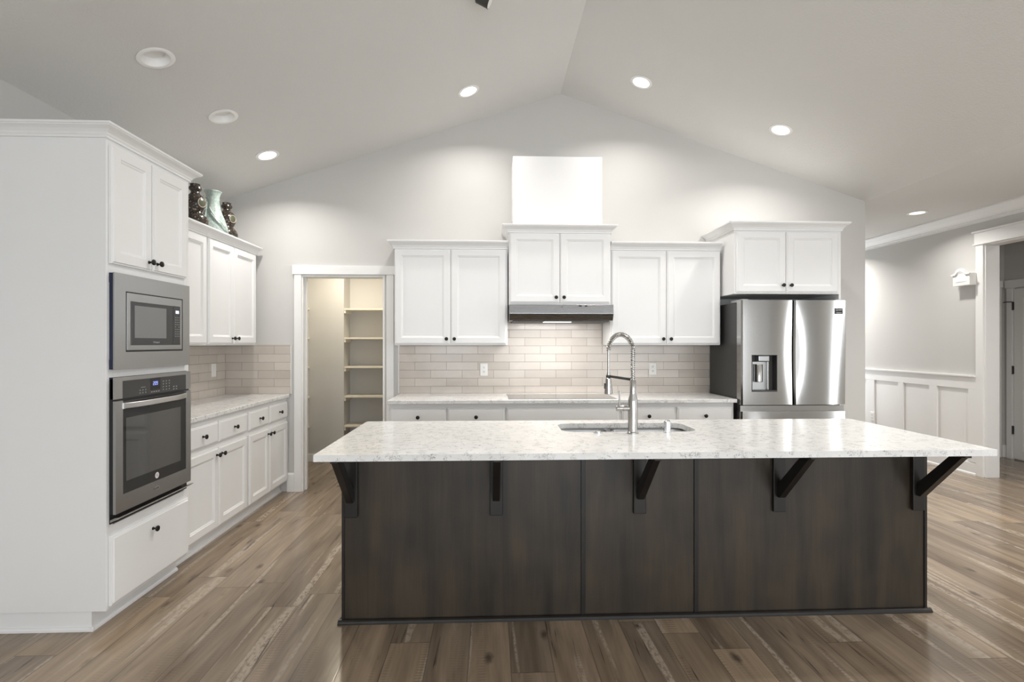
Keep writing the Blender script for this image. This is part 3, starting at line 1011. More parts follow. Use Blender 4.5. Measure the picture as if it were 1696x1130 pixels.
# door
mb = MB()
wx0, wx1, wz0, wz1 = 0.069, 0.608, oz_(0.640), oz_(1.070)
dx0, dx1, dz0, dz1 = 0.0175, 0.656, oz_(0.555), oz_(1.104)
mb.box(dx0, wx0, -0.033, -0.0203, dz0, dz1).box(wx1, dx1, -0.033, -0.0203, dz0, dz1)
mb.box(wx0, wx1, -0.033, -0.0203, dz0, wz0)
dr = lab(mb.build('door', M['steel'], r), 'steel framed oven door')
lab(MB().box(wx0, wx1, -0.0315, -0.0203, wz0, dz1-0.004).build('glass', M['black_gloss'], dr), 'black glass of the oven door')
lab(MB().box(wx0+0.022, wx1-0.055, -0.0325, -0.0316, wz0+0.060, wz1-0.055).build('window', M['glass_grey'], dr), 'grey see-through part of the glass')
# bowed handle
mb = MB()
pts = []
for i in range(15):
    t = i/14.0
    x = wx0+0.001+(wx1-wx0-0.002)*t
    b = 0.034*(1-(2*t-1)**4)*0.9
    pts.append((x, -0.036-b))
vs = []; fs = []
hz0, hz1 = oz_(1.062), oz_(1.091)
for (x, y) in pts:
    vs += [(x, y, hz0+0.003), (x, y, hz1-0.003), (x, y+0.006, hz1), (x, y+0.016, hz1-0.002), (x, y+0.016, hz0+0.002), (x, y+0.006, hz0)]
for i in range(len(pts)-1):
    for k in range(6):
        k2 = (k+1) % 6
        fs.append((i*6+k, i*6+k2, (i+1)*6+k2, (i+1)*6+k))
fs += [tuple(range(5, -1, -1)), tuple(range((len(pts)-1)*6, len(pts)*6))]
mb.add(vs, fs, True)
mb.box(wx0, wx0+0.02, -0.037, -0.0316, hz0, hz1).box(wx1-0.02, wx1, -0.037, -0.0316, hz0, hz1)
lab(mb.build('handle', M['satin'], dr), 'bowed satin steel handle')
st = MB().lathe([(0.0165, 0.0), (0.0165, 0.0006)], (0.336, -0.0316, oz_(0.668)), 28, TO_FRONT).build('sticker', M['sticker'], dr)
lab(st, 'round white sticker')
text('lettering', 'G', 0.020, M['black'], dr, front_text_matrix(0.336, -0.0325, oz_(0.668)))
text('lettering', 'Whirlpool', 0.014, M['darkgrey'], dr, front_text_matrix(0.332, -0.0332, oz_(0.600)))
MB().tube([(0.336+0.020*math.cos(a), -0.0333, oz_(0.600)+0.009*math.sin(a)) for a in [k*PI/8 for k in range(-5, 9)]], 0.0007, 6).build('emblem', M['chrome'], dr)
# lower vent trim
mb = MB().prism([(-0.006, oz_(0.516)), (-0.030, oz_(0.526)), (-0.046, oz_(0.538)), (-0.046, oz_(0.541)), (-0.028, oz_(0.538)), (-0.006, oz_(0.528))], 'x', 0.019, 0.657)
lab(mb.build('vent_trim', M['nickel'], r), 'thin steel vent lip under the door')

# ================================================================== range hood
r = thing('range_hood', 'slim stainless range hood under the short cabinet, over the cooktop', 'range hood', (0.156, 4.50, 1.582), 0)
mb = MB()
mb.prism([(0.012, 0.138), (0.0, 0.138), (-0.006, 0.060), (0.022, 0.002), (0.030, 0.0), (0.485, 0.006), (0.485, 0.138)], 'x', 0.0, 0.900)
bd = mb.build('body', M['steel_hood'], r, bevel=0.002)
mb = MB().box(0.002, 0.898, -0.0085, -0.0035, 0.0585, 0.0625)
mb.build('front_lip', M['steel_hood'], r)
mb = MB().box(0.03, 0.87, 0.03, 0.47, -0.008, 0.0025)
lab(mb.build('grease_filter', M['darkgrey'], r), 'dark underside filter')
lab(MB().box(0.300, 0.540, 0.03, 0.12, -0.014, -0.0082).build('lamp_lens', M['hood_lamp'], r, bevel=0.003), 'lit lamp lens under the hood')
for x in (0.612, 0.662):
    lab(MB().box(x-0.012, x+0.012, -0.0055, -0.0005, 0.121, 0.131).build('switch', M['black'], r, bevel=0.002), 'small black switch')
text('emblem', 'A', 0.018, M['darkgrey'], r, front_text_matrix(0.455, -0.0030, 0.118))
area('hood_lamp', (0.58, 4.60, 1.560), (0.10, 0, 0), 0.60, 0.08, 5.2, WARM)

# ================================================================== cooktop
r = thing('cooktop', 'black glass cooktop set flush in the back counter under the hood', 'cooktop', (0.60, 4.62, 0.9140), 0)
MB().box(-0.455, 0.465, -0.215, 0.215, 0.0003, 0.005).build('glass', M['cooktop'], r, bevel=0.0015)
mb = MB().box(-0.459, 0.469, -0.219, -0.2152, 0.0003, 0.0045).box(-0.459, 0.469, 0.2152, 0.219, 0.0003, 0.0045)
lab(mb.build('steel_edge', M['nickel'], r), 'thin steel edge')

# ================================================================== refrigerator
FX0, FX1, FY = 2.093, 3.003, 4.32
r = thing('refrigerator', 'stainless french door refrigerator with a water dispenser, beside the back counter', 'refrigerator', (2.548, 4.66, 0), 0)
OFF = (2.548, 4.66, 0)
lab(MB().box(2.100, 2.996, 4.405, 4.975, 0.03, 1.735).build('case', M['darkgrey'], r, off=OFF, bevel=0.004), 'dark grey cabinet sides')
for hx in (2.11, 2.926):
    MB().box(hx, hx+0.06, 4.355, 4.56, 1.7355, 1.760).build('hinge_cover', M['steel'], r, off=OFF, bevel=0.004)
def bulged(mb, x0, x1, z0, z1, yb, yf, bulge, edge, hole=None, nx=28, shape=None, nzd=1):
    # door with a gently bowed front; hole=(hx0,hx1,hz0,hz1) leaves the front open there;
    # shape(t, zn) is how far the front falls back across the width (t -1..1) and up the height (zn 0..1)
    xs = [x0]
    for i in range(nx+1):
        xs.append(x0+edge+(x1-x0-2*edge)*i/nx)
    xs.append(x1)
    if hole: xs = sorted(set(xs+[hole[0], hole[1]]))
    zs = [z0+(z1-z0)*k/nzd for k in range(nzd+1)]
    if hole: zs = sorted(set([z for z in zs if min(abs(z-hole[2]), abs(z-hole[3])) > 0.008]+[hole[2], hole[3]]))
    def y(x, z=None):
        t = 2*(x-x0)/(x1-x0)-1
        zn = 0.5 if z is None else (z-z0)/(z1-z0)
        b = yf-0.014+((shape(t, zn) if shape else bulge)*t*t)
        e = min(x-x0, x1-x)
        if e < edge: b += (edge-e)*0.9
        return b
    nz = len(zs); n = len(xs)
    vs = [(x, y(x, z), z) for z in zs for x in xs]
    fs = []
    for j in range(nz-1):
        for i in range(n-1):
            if hole and hole[2]-1e-6 <= zs[j] and zs[j+1] <= hole[3]+1e-6 and xs[i] >= hole[0]-1e-6 and xs[i+1] <= hole[1]+1e-6: continue
            fs.append((j*n+i, j*n+i+1, (j+1)*n+i+1, (j+1)*n+i))
    mb.add(vs, fs, True)
    # back, sides, top, bottom
    top = [(x, y(x, z1), z1) for x in xs]+[(x1, yb, z1), (x0, yb, z1)]
    bot = [(x, y(x, z0), z0) for x in xs]+[(x1, yb, z0), (x0, yb, z0)]
    mb.add(top, [tuple(range(n+2))]); mb.add(bot, [tuple(range(n+1, -1, -1))])
    for x in (x0, x1):
        side = [(x, y(x, z), z) for z in zs]+[(x, yb, z1), (x, yb, z0)]
        mb.add(side, [tuple(range(len(side)))])
    mb.add([(x0, yb, z0), (x1, yb, z0), (x1, yb, z1), (x0, yb, z1)], [(3, 2, 1, 0)])
    return y
def left_shape(t, zn): return 0.0 if t < 0 else 0.0150+0.0065*math.sin(PI*zn)
def right_shape(t, zn): return 0.0085+0.0085*math.sin(PI*zn) if t < 0 else 0.0175-0.0085*zn
HX0, HX1, HZ0, HZ1 = 2.181, 2.398, 0.980, 1.289
mb = MB()
yl = bulged(mb, 2.093, 2.546, 0.870, 1.750, 4.402, FY+0.012, 0.014, 0.012, (HX0, HX1, HZ0, HZ1), shape=left_shape, nzd=24)
dl = mb.build('door', M['steel_fridge'], r, off=OFF, angle=25)
mb = MB()
bulged(mb, 2.552, 3.003, 0.870, 1.750, 4.402, FY+0.012, 0.014, 0.012, shape=right_shape, nzd=24)
drr = mb.build('door', M['steel_fridge'], r, off=OFF, angle=25)
mb = MB()
mb.box(FX0+0.006, FX1-0.006, 4.352, 4.402, 0.814, 0.860)
bulged(mb, FX0+0.002, FX1-0.002, 0.452, 0.814, 4.402, FY+0.010, 0.012, 0.012)
lab(mb.build('freezer_drawer', M['steel_fridge'], r, off=OFF, angle=25), 'steel upper freezer drawer with a grip recess')
mb = MB()
mb.box(FX0+0.006, FX1-0.006, 4.352, 4.402, 0.400, 0.444)
bulged(mb, FX0+0.002, FX1-0.002, 0.070, 0.400, 4.402, FY+0.010, 0.012, 0.012)
mb.build('freezer_drawer', M['steel_fridge'], r, off=OFF, angle=25)
MB().box(2.12, 2.98, 4.42, 4.80, 0.0, 0.03).build('foot_grille', M['black'], r, off=OFF)
# dispenser in the left door
mb = MB()
t = 0.004
yb = 4.385
mb.box(HX0-0.001, HX0+t, yl(HX0)-0.002, yb, HZ0, HZ1).box(HX1-t, HX1+0.001, yl(HX1)-0.002, yb, HZ0, HZ1)
mb.box(HX0, HX1, yl(HX0)-0.001, yb, HZ0, HZ0+0.012).box(HX0, HX1, yl(HX0)+0.002, yb, HZ1-t, HZ1)
mb.box(HX0, HX1, yb, yb+0.004, HZ0, HZ1)
ds = lab(mb.build('dispenser', M['darkgrey'], dl, off=OFF), 'dark recessed water dispenser')
lab(MB().box(HX0+0.005, HX0+0.150, 4.370, 4.3845, HZ0+0.012, HZ1-0.060).build('dispenser_back', M['steel'], dl, off=OFF), 'grey lower wall of the dispenser')
lab(MB().box(HX0+0.145, HX0+0.158, 4.340, 4.3845, HZ0+0.012, HZ1-0.055).build('dispenser_rib', M['nickel'], dl, off=OFF, bevel=0.003), 'pale upright rib')
lab(MB().box(HX0+0.062, HX0+0.155, 4.325, 4.384, HZ1-0.055, HZ1-0.006).build('dispenser_spout', M['steel'], dl, off=OFF, bevel=0.006), 'grey spout block')
lab(MB().lathe([(0.030, 0.0), (0.033, 0.004), (0.033, 0.145), (0.030, 0.150)], (HX0+0.074, 4.352, HZ0+0.080), 28).build('dispenser_paddle', M['nickel'], dl, off=OFF), 'bright rounded steel paddle')
# black sticker on the right door
sy = FY-0.0005
stk = lab(MB().box(2.897, 2.960, 4.3155, 4.3205, 1.634, 1.682).build('sticker', M['black'], drr, off=OFF), 'small black sticker with white marks')
mb = MB()
ring = [(2.910+0.008*math.cos(a), 4.3150, 1.668+0.008*math.sin(a)) for a in [2*PI*k/20 for k in range(21)]]
mb.tube(ring, 0.0018, 6)
mb.box(2.923, 2.955, 4.3148, 4.3154, 1.670, 1.6735).box(2.923, 2.950, 4.3148, 4.3154, 1.663, 1.666)
mb.box(2.903, 2.950, 4.3148, 4.3154, 1.642, 1.646)
mb.build('sticker_print', M['print'], drr, off=OFF)

# ================================================================== island
IX0, IX1, IF, IB = -0.737, 2.253, 2.640, 3.190
r = thing('island_cabinet', 'long dark espresso kitchen island base with five corbels in the room\'s middle', 'island', (0.758, 2.915, 0), 0)
OFF = (0.758, 2.915, 0)
mb = MB().box(IX0+0.004, IX1-0.004, IF+0.018, IB-0.02, 0.0, 0.885)
# leave room for the sink: body is shell boxes
mb = MB()
mb.box(IX0, IX0+0.018, IF+0.018, IB-0.02, 0, 0.885).box(IX1-0.018, IX1, IF+0.018, IB-0.02, 0, 0.885)
mb.box(IX0+0.018, IX1-0.018, IF+0.018, IF+0.030, 0.0, 0.885).box(IX0+0.018, IX1-0.018, IB-0.04, IB-0.02, 0.09, 0.885)
mb.box(IX0+0.018, IX1-0.018, IF+0.03, IB-0.04, 0.09, 0.108)
mb.build('carcass', M['espresso'], r, off=OFF)
for (a, b) in ((IX0+0.012, 0.453), (0.475, 1.032), (1.054, IX1-0.012)):
    MB().box(a, b, IF, IF+0.0178, 0.0, 0.885).build('panel', M['espresso'], r, off=OFF)
for (a, b) in ((IX0-0.002, IX0+0.0118), (0.4532, 0.4748), (1.0322, 1.0538), (IX1-0.0118, IX1+0.002)):
    lab(MB().box(a, b, IF-0.007, IF+0.020, 0.0, 0.885).build('batten', M['espresso_dark'], r, off=OFF, bevel=0.0015), 'narrow near-black batten')
mb = MB()
sp = [(0.0, 0.0), (-0.018, 0.0), (-0.0175, 0.006), (-0.013, 0.014), (-0.006, 0.019), (0.0, 0.020)]
mb.prism([(IF-0.0072+p[0], p[1]) for p in sp], 'x', IX0-0.018, IX1+0.018)
for (X, s) in ((IX0-0.0022, 1), (IX1+0.0022, -1)):
    mb.prism([(X+s*p[0], p[1]) for p in sp], 'y', IF-0.0072, IB-0.02)
lab(mb.build('shoe_moulding', M['espresso_dark'], r, off=OFF), 'dark quarter-round moulding at the floor')
# island back: doors towards the range
for i in range(5):
    a = IX0+0.03+i*0.588
    o = MB().ringpanel(-a-0.578, -a, 0.12, 0.86, [(q[0], q[1]) for q in DOOR_R]).build('door', M['espresso'], r)
    o.rotation_euler = (0, 0, PI)
    o.location = (-OFF[0], IB-0.02-OFF[1], 0)
for i, xc in enumerate((-0.690, 0.026, 0.750, 1.470, 2.198)):
    br = bpy.data.objects.new('corbel', None)
    COL.objects.link(br)
    br.parent = r
    yf = IF-0.0005 if 0 < i < 4 else IF-0.0075
    lab(MB().box(xc-0.032, xc+0.032, yf-0.018, yf, 0.527, 0.884).build('mounting_plate', M['espresso_dark'], br, off=OFF, bevel=0.003), 'upright dark plate')
    MB().box(xc-0.016, xc+0.016, 2.336, yf-0.0182, 0.857, 0.8845).build('top_arm', M['espresso_dark'], br, off=OFF, bevel=0.002)
    # diagonal brace, cut plumb at the plate and level under the arm
    y0, yt = yf-0.0184, 2.352
    mb = MB().prism([(y0, 0.606), (y0, 0.668), (yt+0.062, 0.8568), (yt, 0.8568), (y0-0.022, 0.606)], 'x', xc-0.017, xc+0.017)
    mb.build('brace', M['espresso_dark'], br, off=OFF, bevel=0.002)

# island countertop with the sink cut-out
def rrect(x0, x1, y0, y1, rad, n=8):
    pts = []
    for (cx, cy, a0) in ((x1-rad, y1-rad, 0), (x0+rad, y1-rad, PI/2), (x0+rad, y0+rad, PI), (x1-rad, y0+rad, 1.5*PI)):
        for k in range(n+1):
            a = a0+PI/2*k/n
            pts.append((cx+rad*math.cos(a), cy+rad*math.sin(a)))
    return pts
CX0, CX1, CY0, CY1, CZ0, CZ1 = -0.750, 2.250, 2.2508, 3.2137, 0.8855, 0.914
SX0, SX1, SY0, SY1 = 0.382, 1.118, 2.780, 3.085
inn = rrect(SX0, SX1, SY0, SY1, 0.075, 8)
def outer_for(i, p, n=8):
    c, k = divmod(i, n+1)
    cor = [(CX1, CY1), (CX0, CY1), (CX0, CY0), (CX1, CY0)][c]
    h = n/2
    if k == h: return cor
    first = k < h
    if c in (0, 2): vert = first
    else: vert = not first
    return (cor[0], p[1]) if vert else (p[0], cor[1])
out = [outer_for(i, p) for i, p in enumerate(inn)]
n = len(inn)
mb = MB()
vs = []
for z in (CZ1, CZ0):
    vs += [(p[0], p[1], z) for p in inn]+[(p[0], p[1], z) for p in out]
fs = []
for i in range(n):
    j = (i+1) % n
    fs.append((i, j, n+j, n+i))
    fs.append((2*n+j, 2*n+i, 3*n+i, 3*n+j))
    fs.append((j, i, 2*n+i, 2*n+j))
    fs.append((n+i, n+j, 3*n+j, 3*n+i))
mb.add(vs, fs)
tag(mb.build('countertop', M['quartz'], off=(0.75, 2.73, 0.8855)), 'large speckled white quartz countertop on the dark kitchen island', 'countertop')

# ================================================================== sink
r = thing('sink', 'undermount stainless double-bowl sink in the island countertop', 'sink', (0.75, 2.93, 0.68), 0)
OFF = (0.75, 2.93, 0.68)
def bowl(mb, x0, x1, y0, y1, ztop, depth, rad):
    prof = [(0.0, 0.0), (0.004, -0.02), (0.010, -depth+0.04), (0.022, -depth+0.012), (0.05, -depth)]
    n = None
    vs = []; fs = []
    for (i, z) in prof:
        pts = rrect(x0+i, x1-i, y0+i, y1-i, max(0.02, rad-i*0.3), 6)
        n = len(pts)
        vs += [(p[0], p[1], ztop+z) for p in pts]
    for r_ in range(len(prof)-1):
        for k in range(n):
            k2 = (k+1) % n
            fs.append((r_*n+k, (r_+1)*n+k, (r_+1)*n+k2, r_*n+k2))
    fs.append(tuple((len(prof)-1)*n+k for k in range(n)))
    mb.add(vs, fs, True)
ZT = 0.884
for (x0, x1) in ((SX0-0.008, 0.672), (0.700, SX1+0.008)):
    mb = MB()
    bowl(mb, x0, x1, SY0-0.008, SY1+0.008, ZT-0.010 if x0 > 0.6 or True else ZT, 0.19, 0.06)
    bw = mb.build('bowl', M['steel_sink'], r, off=OFF)
    MB().lathe([(0.042, 0.0), (0.042, 0.004), (0.030, 0.004), (0.026, 0.001)], ((x0+x1)/2, (SY0+SY1)/2+0.02, ZT-0.1995), 24).build('drain', M['chrome'], bw, off=OFF)
# flange around and between the bowls
mb = MB()
mb.box(0.670, 0.702, SY0-0.006, SY1+0.006, ZT-0.030, ZT-0.008)
mb.box(SX0-0.030, SX1+0.030, SY1+0.007, SY1+0.030, ZT-0.014, ZT-0.001).box(SX0-0.030, SX1+0.030, SY0-0.030, SY0-0.007, ZT-0.014, ZT-0.001)
mb.box(SX0-0.030, SX0-0.007, SY0-0.007, SY1+0.007, ZT-0.014, ZT-0.001).box(SX1+0.007, SX1+0.030, SY0-0.007, SY1+0.007, ZT-0.014, ZT-0.001)
mb.build('rim', M['steel_sink'], r, off=OFF, bevel=0.002)

# ================================================================== faucet
FCX, FCY = 0.744, 2.735
r = thing('kitchen_faucet', 'brushed nickel spring-neck pull-down faucet standing at the island sink', 'faucet', (FCX, FCY, 0.9142), 0)
def fz(z): return z-0.9142
DV = Vector((-0.094, 0.155, 0))            # direction the spout leans, over the bowl
LEN = DV.length
DU = DV.normalized()
MB().lathe([(0.030, 0.0), (0.030, 0.006), (0.026, 0.009)], (0, 0, 0), 32).build('base_flange', M['nickel'], r)
MB().lathe([(0.0255, 0.009), (0.0255, fz(1.075)), (0.024, fz(1.090)), (0.0165, fz(1.118)), (0.0155, fz(1.130)), (0.0155, fz(1.192)), (0.0135, fz(1.195))], (0, 0, 0), 32).build('column', M['nickel'], r)
R = LEN/2
arc = []
zc = fz(1.345)
arc.append(Vector((0, 0, fz(1.195))))
for i in range(13): arc.append(Vector((0, 0, fz(1.195)+(zc-fz(1.195))*(i+1)/13)))
for i in range(1, 25):
    a = PI*i/24*1.0
    arc.append(DU*(R-R*math.cos(a))+Vector((0, 0, zc+0.98*R*math.sin(a))))
end_i = len(arc)
hose = list(arc)
for i in range(1, 11): hose.append(DU*LEN+Vector((0, 0, zc-(zc-fz(1.218))*i/10)))
MB().tube(hose, 0.0062, 12).build('hose', M['nickel'], r)
# coil spring around the hose
def along(path, t):
    f = t*(len(path)-1)
    i = min(int(f), len(path)-2)
    return path[i].lerp(path[i+1], f-i), (path[i+1]-path[i]).normalized()
turns, per = 38, 14
pts = []
side = Vector((-DU.y, DU.x, 0))
sp = arc[:end_i]
# even spacing along the arc
acc = [0.0]
for i in range(len(sp)-1): acc.append(acc[-1]+(sp[i+1]-sp[i]).length)
def at_len(s):
    for i in range(len(sp)-1):
        if s <= acc[i+1] or i == len(sp)-2:
            f = (s-acc[i])/(acc[i+1]-acc[i])
            return sp[i].lerp(sp[i+1], f), (sp[i+1]-sp[i]).normalized()
for k in range(turns*per+1):
    p, tg = at_len(acc[-1]*k/(turns*per))
    nrm = side.cross(tg).normalized()
    a = 2*PI*k/per
    pts.append(p+(side*math.cos(a)+nrm*math.sin(a))*0.0118)
MB().tube(pts, 0.0021, 6).build('spring', M['nickel'], r)
# spray head
hp = DU*LEN
MB().lathe([(0.0200, fz(1.105)), (0.0225, fz(1.108)), (0.0218, fz(1.122)), (0.0170, fz(1.165)), (0.0155, fz(1.192)), (0.0095, fz(1.198)), (0.0085, fz(1.225))], hp, 28).build('spray_head', M['nickel'], r)
lab(MB().box(-0.004, 0.004, -0.006, 0.006, -0.015, 0.015).build('spray_button', M['darkgrey'], r, bevel=0.002), 'dark spray trigger').location = hp+Vector((-0.020, 0, fz(1.150)))
mb = MB().bar(Vector((0, 0, fz(1.196)))+DU*0.012, hp+Vector((0, 0, fz(1.204)))-DU*0.010, 0.010, 0.013, (-DU.y, DU.x, 0))
mb.lathe([(0.0135, -0.007), (0.0135, 0.007)], hp+Vector((0, 0, fz(1.204))), 20)
lab(mb.build('holder_arm', M['darkgrey'], r, bevel=0.001), 'dark holder arm')
hd = MB().lathe([(0.0150, 0.0), (0.0150, 0.030), (0.0140, 0.031), (0.0140, 0.034), (0.0152, 0.035), (0.0152, 0.064), (0.0135, 0.067)], (-0.020, 0, fz(1.046)), 24, Matrix.Rotation(-PI/2, 3, 'Y')).build('handle', M['nickel'], r)
MB().tube([(-0.070, 0, fz(1.060)), (-0.070, 0, fz(1.138))], 0.0042, 10).build('lever', M['nickel'], hd)

# air gap and disposal button
r = thing('air_gap_cap', 'chrome dishwasher air gap cap on the island counter, right of the faucet', 'air gap', (0.930, 2.745, 0.9142))
MB().lathe([(0.0205, 0.0), (0.0205, 0.004), (0.0185, 0.005), (0.0185, 0.050), (0.0170, 0.060), (0.0110, 0.066), (0.0, 0.067)], (0, 0, 0), 28).build('cap', M['chrome'], r)
r = thing('disposal_button', 'low round chrome disposal button on the island counter, left of the faucet', 'button', (0.562, 2.745, 0.9142))
MB().lathe([(0.0240, 0.0), (0.0240, 0.003), (0.0200, 0.006)], (0, 0, 0), 28).build('flange', M['chrome'], r)
MB().lathe([(0.0130, 0.006), (0.0130, 0.011), (0.0110, 0.013)], (0, 0, 0), 24).build('push_button', M['chrome'], r)

# ================================================================== outlets and switch
def outlet(label, loc, rz, group, toggle=False):
    r = thing('light_switch' if toggle else 'wall_outlet', label, 'switch' if toggle else 'outlet', loc, rz, group)
    MB().ringpanel(-0.036, 0.036, -0.059, 0.059, [(0, -0.0003), (0, -0.003), (0.004, -0.006), (0.02, -0.006)]).build('cover_plate', M['plastic_white'], r)
    if toggle:
        MB().box(-0.017, 0.017, -0.0080, -0.0062, -0.033, 0.033).build('rocker', M['plastic_white'], r, bevel=0.0015)
    else:
        for s in (1, -1):
            f = MB().ringpanel(-0.017, 0.017, s*0.0205-0.0145, s*0.0205+0.0145, [(0, -0.006), (0.001, -0.0075), (0.005, -0.0075)]).build('socket', M['plastic_white'], r)
            mb = MB().box(-0.0075, -0.0050, -0.0082, -0.0076, s*0.0205-0.002, s*0.0205+0.008).box(0.0050, 0.0075, -0.0082, -0.0076, s*0.0205-0.002, s*0.0205+0.008)
            mb.lathe([(0.0026, 0.0), (0.0026, 0.0006)], (0, -0.0076, s*0.0205-0.007), 10, TO_FRONT)
            lab(mb.build('socket_slots', M['slot'], f), 'dark plug slots')
    return r
outlet('white wall outlet on the tiles to the left of the cooktop', (-0.068, 4.9868, 1.137), 0, 'white wall outlets')
outlet('white wall outlet on the tiles between the faucet and the refrigerator', (1.549, 4.9868, 1.142), 0, 'white wall outlets')
outlet('white wall outlet low on the hall wainscot', (RIGHT_X-0.0182, 6.800, 0.415), -PI/2, 'white wall outlets')
outlet('white wall switch on the left wall tiles beside the oven', (WX0+0.0122, 4.782, 1.146), PI/2, None, True)

outlet('white switch plate peeking out past the refrigerator, on the wall to its right', (3.362, 4.9998, 1.172), 0, None, True)

# ================================================================== vases on the left wall cabinets
def brown_vase(loc, label, s=1.0):
    r = thing('gourd_vase', label, 'vase', loc, 0, 'brown vases on the cabinet top')
    prof = [(0.070, 0.0), (0.074, 0.006), (0.082, 0.030), (0.092, 0.070), (0.094, 0.100), (0.086, 0.128), (0.070, 0.146), (0.058, 0.158), (0.055, 0.168),
            (0.062, 0.182), (0.073, 0.210), (0.077, 0.240), (0.072, 0.268), (0.058, 0.292), (0.040, 0.308), (0.031, 0.320), (0.030, 0.332), (0.042, 0.342),
            (0.047, 0.354), (0.044, 0.366), (0.034, 0.374), (0.038, 0.388), (0.036, 0.390), (0.026, 0.388), (0.022, 0.370)]
    MB().lathe([(a*s, b*s) for a, b in prof], (0, 0, 0), 36, None, True).build('body', M['vase_brown'], r)
    ang = -0.38
    d = Vector((math.cos(ang), math.sin(ang), 0))
    q = Vector((0, 0, 1)).rotation_difference(d).to_matrix()
    lab(MB().lathe([(0.033*s, 0.0), (0.033*s, 0.006), (0.028*s, 0.009), (0.010*s, 0.0115), (0.0, 0.012)], d*(0.066*s)+Vector((0, 0, 0.236*s)), 24, q).build('medallion', M['medallion'], r), 'round green medallion')
    t = Vector((-d.y, d.x, 0)); u = Vector((0, 0, 1)); c = d*(0.0735*s)+Vector((0, 0, 0.236*s))
    lab(MB().tube([c+(t*math.cos(a)+u*math.sin(a))*0.034*s for a in [2*PI*k/28 for k in range(29)]], 0.003*s, 8).build('medallion_rim', M['medallion_rim'], r), 'cream rim round the medallion')
    return r
CT = UB+0.872
brown_vase((-2.30, 4.185, CT), 'brown gourd vase nearest the oven cabinet, on the left wall cabinets', 0.98)
brown_vase((-2.30, 4.675, CT), 'brown gourd vase nearest the room corner, on the left wall cabinets', 0.94)
r = thing('celadon_vase', 'pale green celadon vase with relief between the two brown vases', 'vase', (-2.30, 4.450, CT))
prof = [(0.085, 0.0), (0.098, 0.010), (0.108, 0.040), (0.112, 0.075), (0.106, 0.115), (0.092, 0.160), (0.074, 0.205), (0.060, 0.245), (0.051, 0.285), (0.047, 0.320),
        (0.047, 0.348), (0.052, 0.372), (0.060, 0.388), (0.066, 0.396), (0.065, 0.402), (0.056, 0.398), (0.044, 0.372), (0.040, 0.34)]
MB().lathe(prof, (0, 0, 0), 40).build('body', M['celadon'], r)
mb = MB()      # raised leaf and dragon relief climbing the sides
for (a0, z0, n_, da, dz, ro) in ((-2.2, 0.33, 14, 0.05, -0.018, 0.003), (-1.35, 0.21, 12, 0.10, -0.0125, 0.005), (-0.95, 0.17, 12, 0.11, -0.0115, 0.006), (-1.55, 0.26, 10, 0.09, -0.012, 0.003), (-1.75, 0.12, 9, 0.10, -0.010, 0.006)):
    path = []
    for k in range(n_):
        z = z0+dz*k
        a = a0+da*k
        rr = 0.05
        for (pa, pb) in zip(prof[:-1], prof[1:]):
            if pa[1] <= z <= pb[1]:
                rr = pa[0]+(pb[0]-pa[0])*(z-pa[1])/max(1e-6, pb[1]-pa[1])
                break
        path.append((math.cos(a)*(rr+0.003), math.sin(a)*(rr+0.003), z))
    mb.tube(path, [0.003+ro*math.sin(PI*(k+0.5)/n_)*1.5 for k in range(n_)], 8)
mb.build('relief', M['celadon'], r)
for k, (a, z) in enumerate(((-2.35, 0.335),)):
    c = Vector((math.cos(a)*0.050, math.sin(a)*0.050, z)) if k == 0 else Vector((math.cos(a)*0.118, math.sin(a)*0.118, z))
    dd = Vector((math.cos(a), math.sin(a), 0))
    mb = MB().tube([c, c+dd*0.020+Vector((0, 0, 0.012)), c+dd*0.028+Vector((0, 0, -0.012)), c+dd*0.022+Vector((0, 0, -0.045)), c+Vector((0, 0, -0.065))], [0.006, 0.009, 0.008, 0.007, 0.006], 10)
    mb.build('handle', M['celadon'], r)

# ================================================================== recessed ceiling lights
for (x, y, lit, label) in CANS:
    nrm = can_normal(x)
    z = can_z(x)
    r = thing('recessed_light', label, 'ceiling light', (x, y, z), 0, 'recessed ceiling lights')
    q = Vector((0, 0, 1)).rotation_difference(nrm).to_matrix()
    MB().lathe([(0.071, -0.001), (0.093, -0.001), (0.094, -0.004), (0.088, -0.007), (0.070, -0.006), (0.062, 0.010), (0.054, 0.036), (0.055, 0.036), (0.070, 0.004), (0.071, -0.001)],
               (0, 0, 0), 40, q, False).build('trim_ring', M['can_white'], r)
    MB().lathe([(0.0545, 0.0345), (0.040, 0.0335), (0.0, 0.033)] if not lit else [(0.0545, 0.0345), (0.040, 0.0325), (0.0, 0.032)], (0, 0, 0), 32, q, False).build('lens', M['lens_on'] if lit else M['lens_off'], r)
    if lit:
        p = Vector((x, y, z))-nrm*0.010
        area('recessed_or_added_lamp', p, (0, 0, 0), 0.10, 0.10, CAN_POWER, WARM, 'DISK', CAN_SPREAD)
# hall can hidden by the kitchen wall, then unseen lamps added for brightness
for (x, y, e) in ((4.55, 7.30, 30.0), (4.40, 3.55, 20.0), (4.40, 1.60, 12.0), (-1.82, -0.9, 12.0), (2.43, 0.4, 12.0), (-0.19, 3.08, 14.0), (1.256, 3.08, 14.0), (2.43, 2.55, 13.0)):
    area('recessed_or_added_lamp', (x, y, can_z(x)-0.012), (0, 0, 0), 0.10, 0.10, e, WARM, 'DISK', CAN_SPREAD)
# pantry lamp, and an unseen lamp added for the vestibule
area('pantry_lamp', (-1.55, 5.75, PCE-0.03), (0, 0, 0), 0.20, 0.20, 14.0, (1.0, 0.90, 0.72), 'DISK')
area('added_vestibule_lamp', (5.75, 4.2, FLAT-0.03), (0, 0, 0), 0.15, 0.15, 5.0, (1.0, 0.93, 0.85), 'DISK')

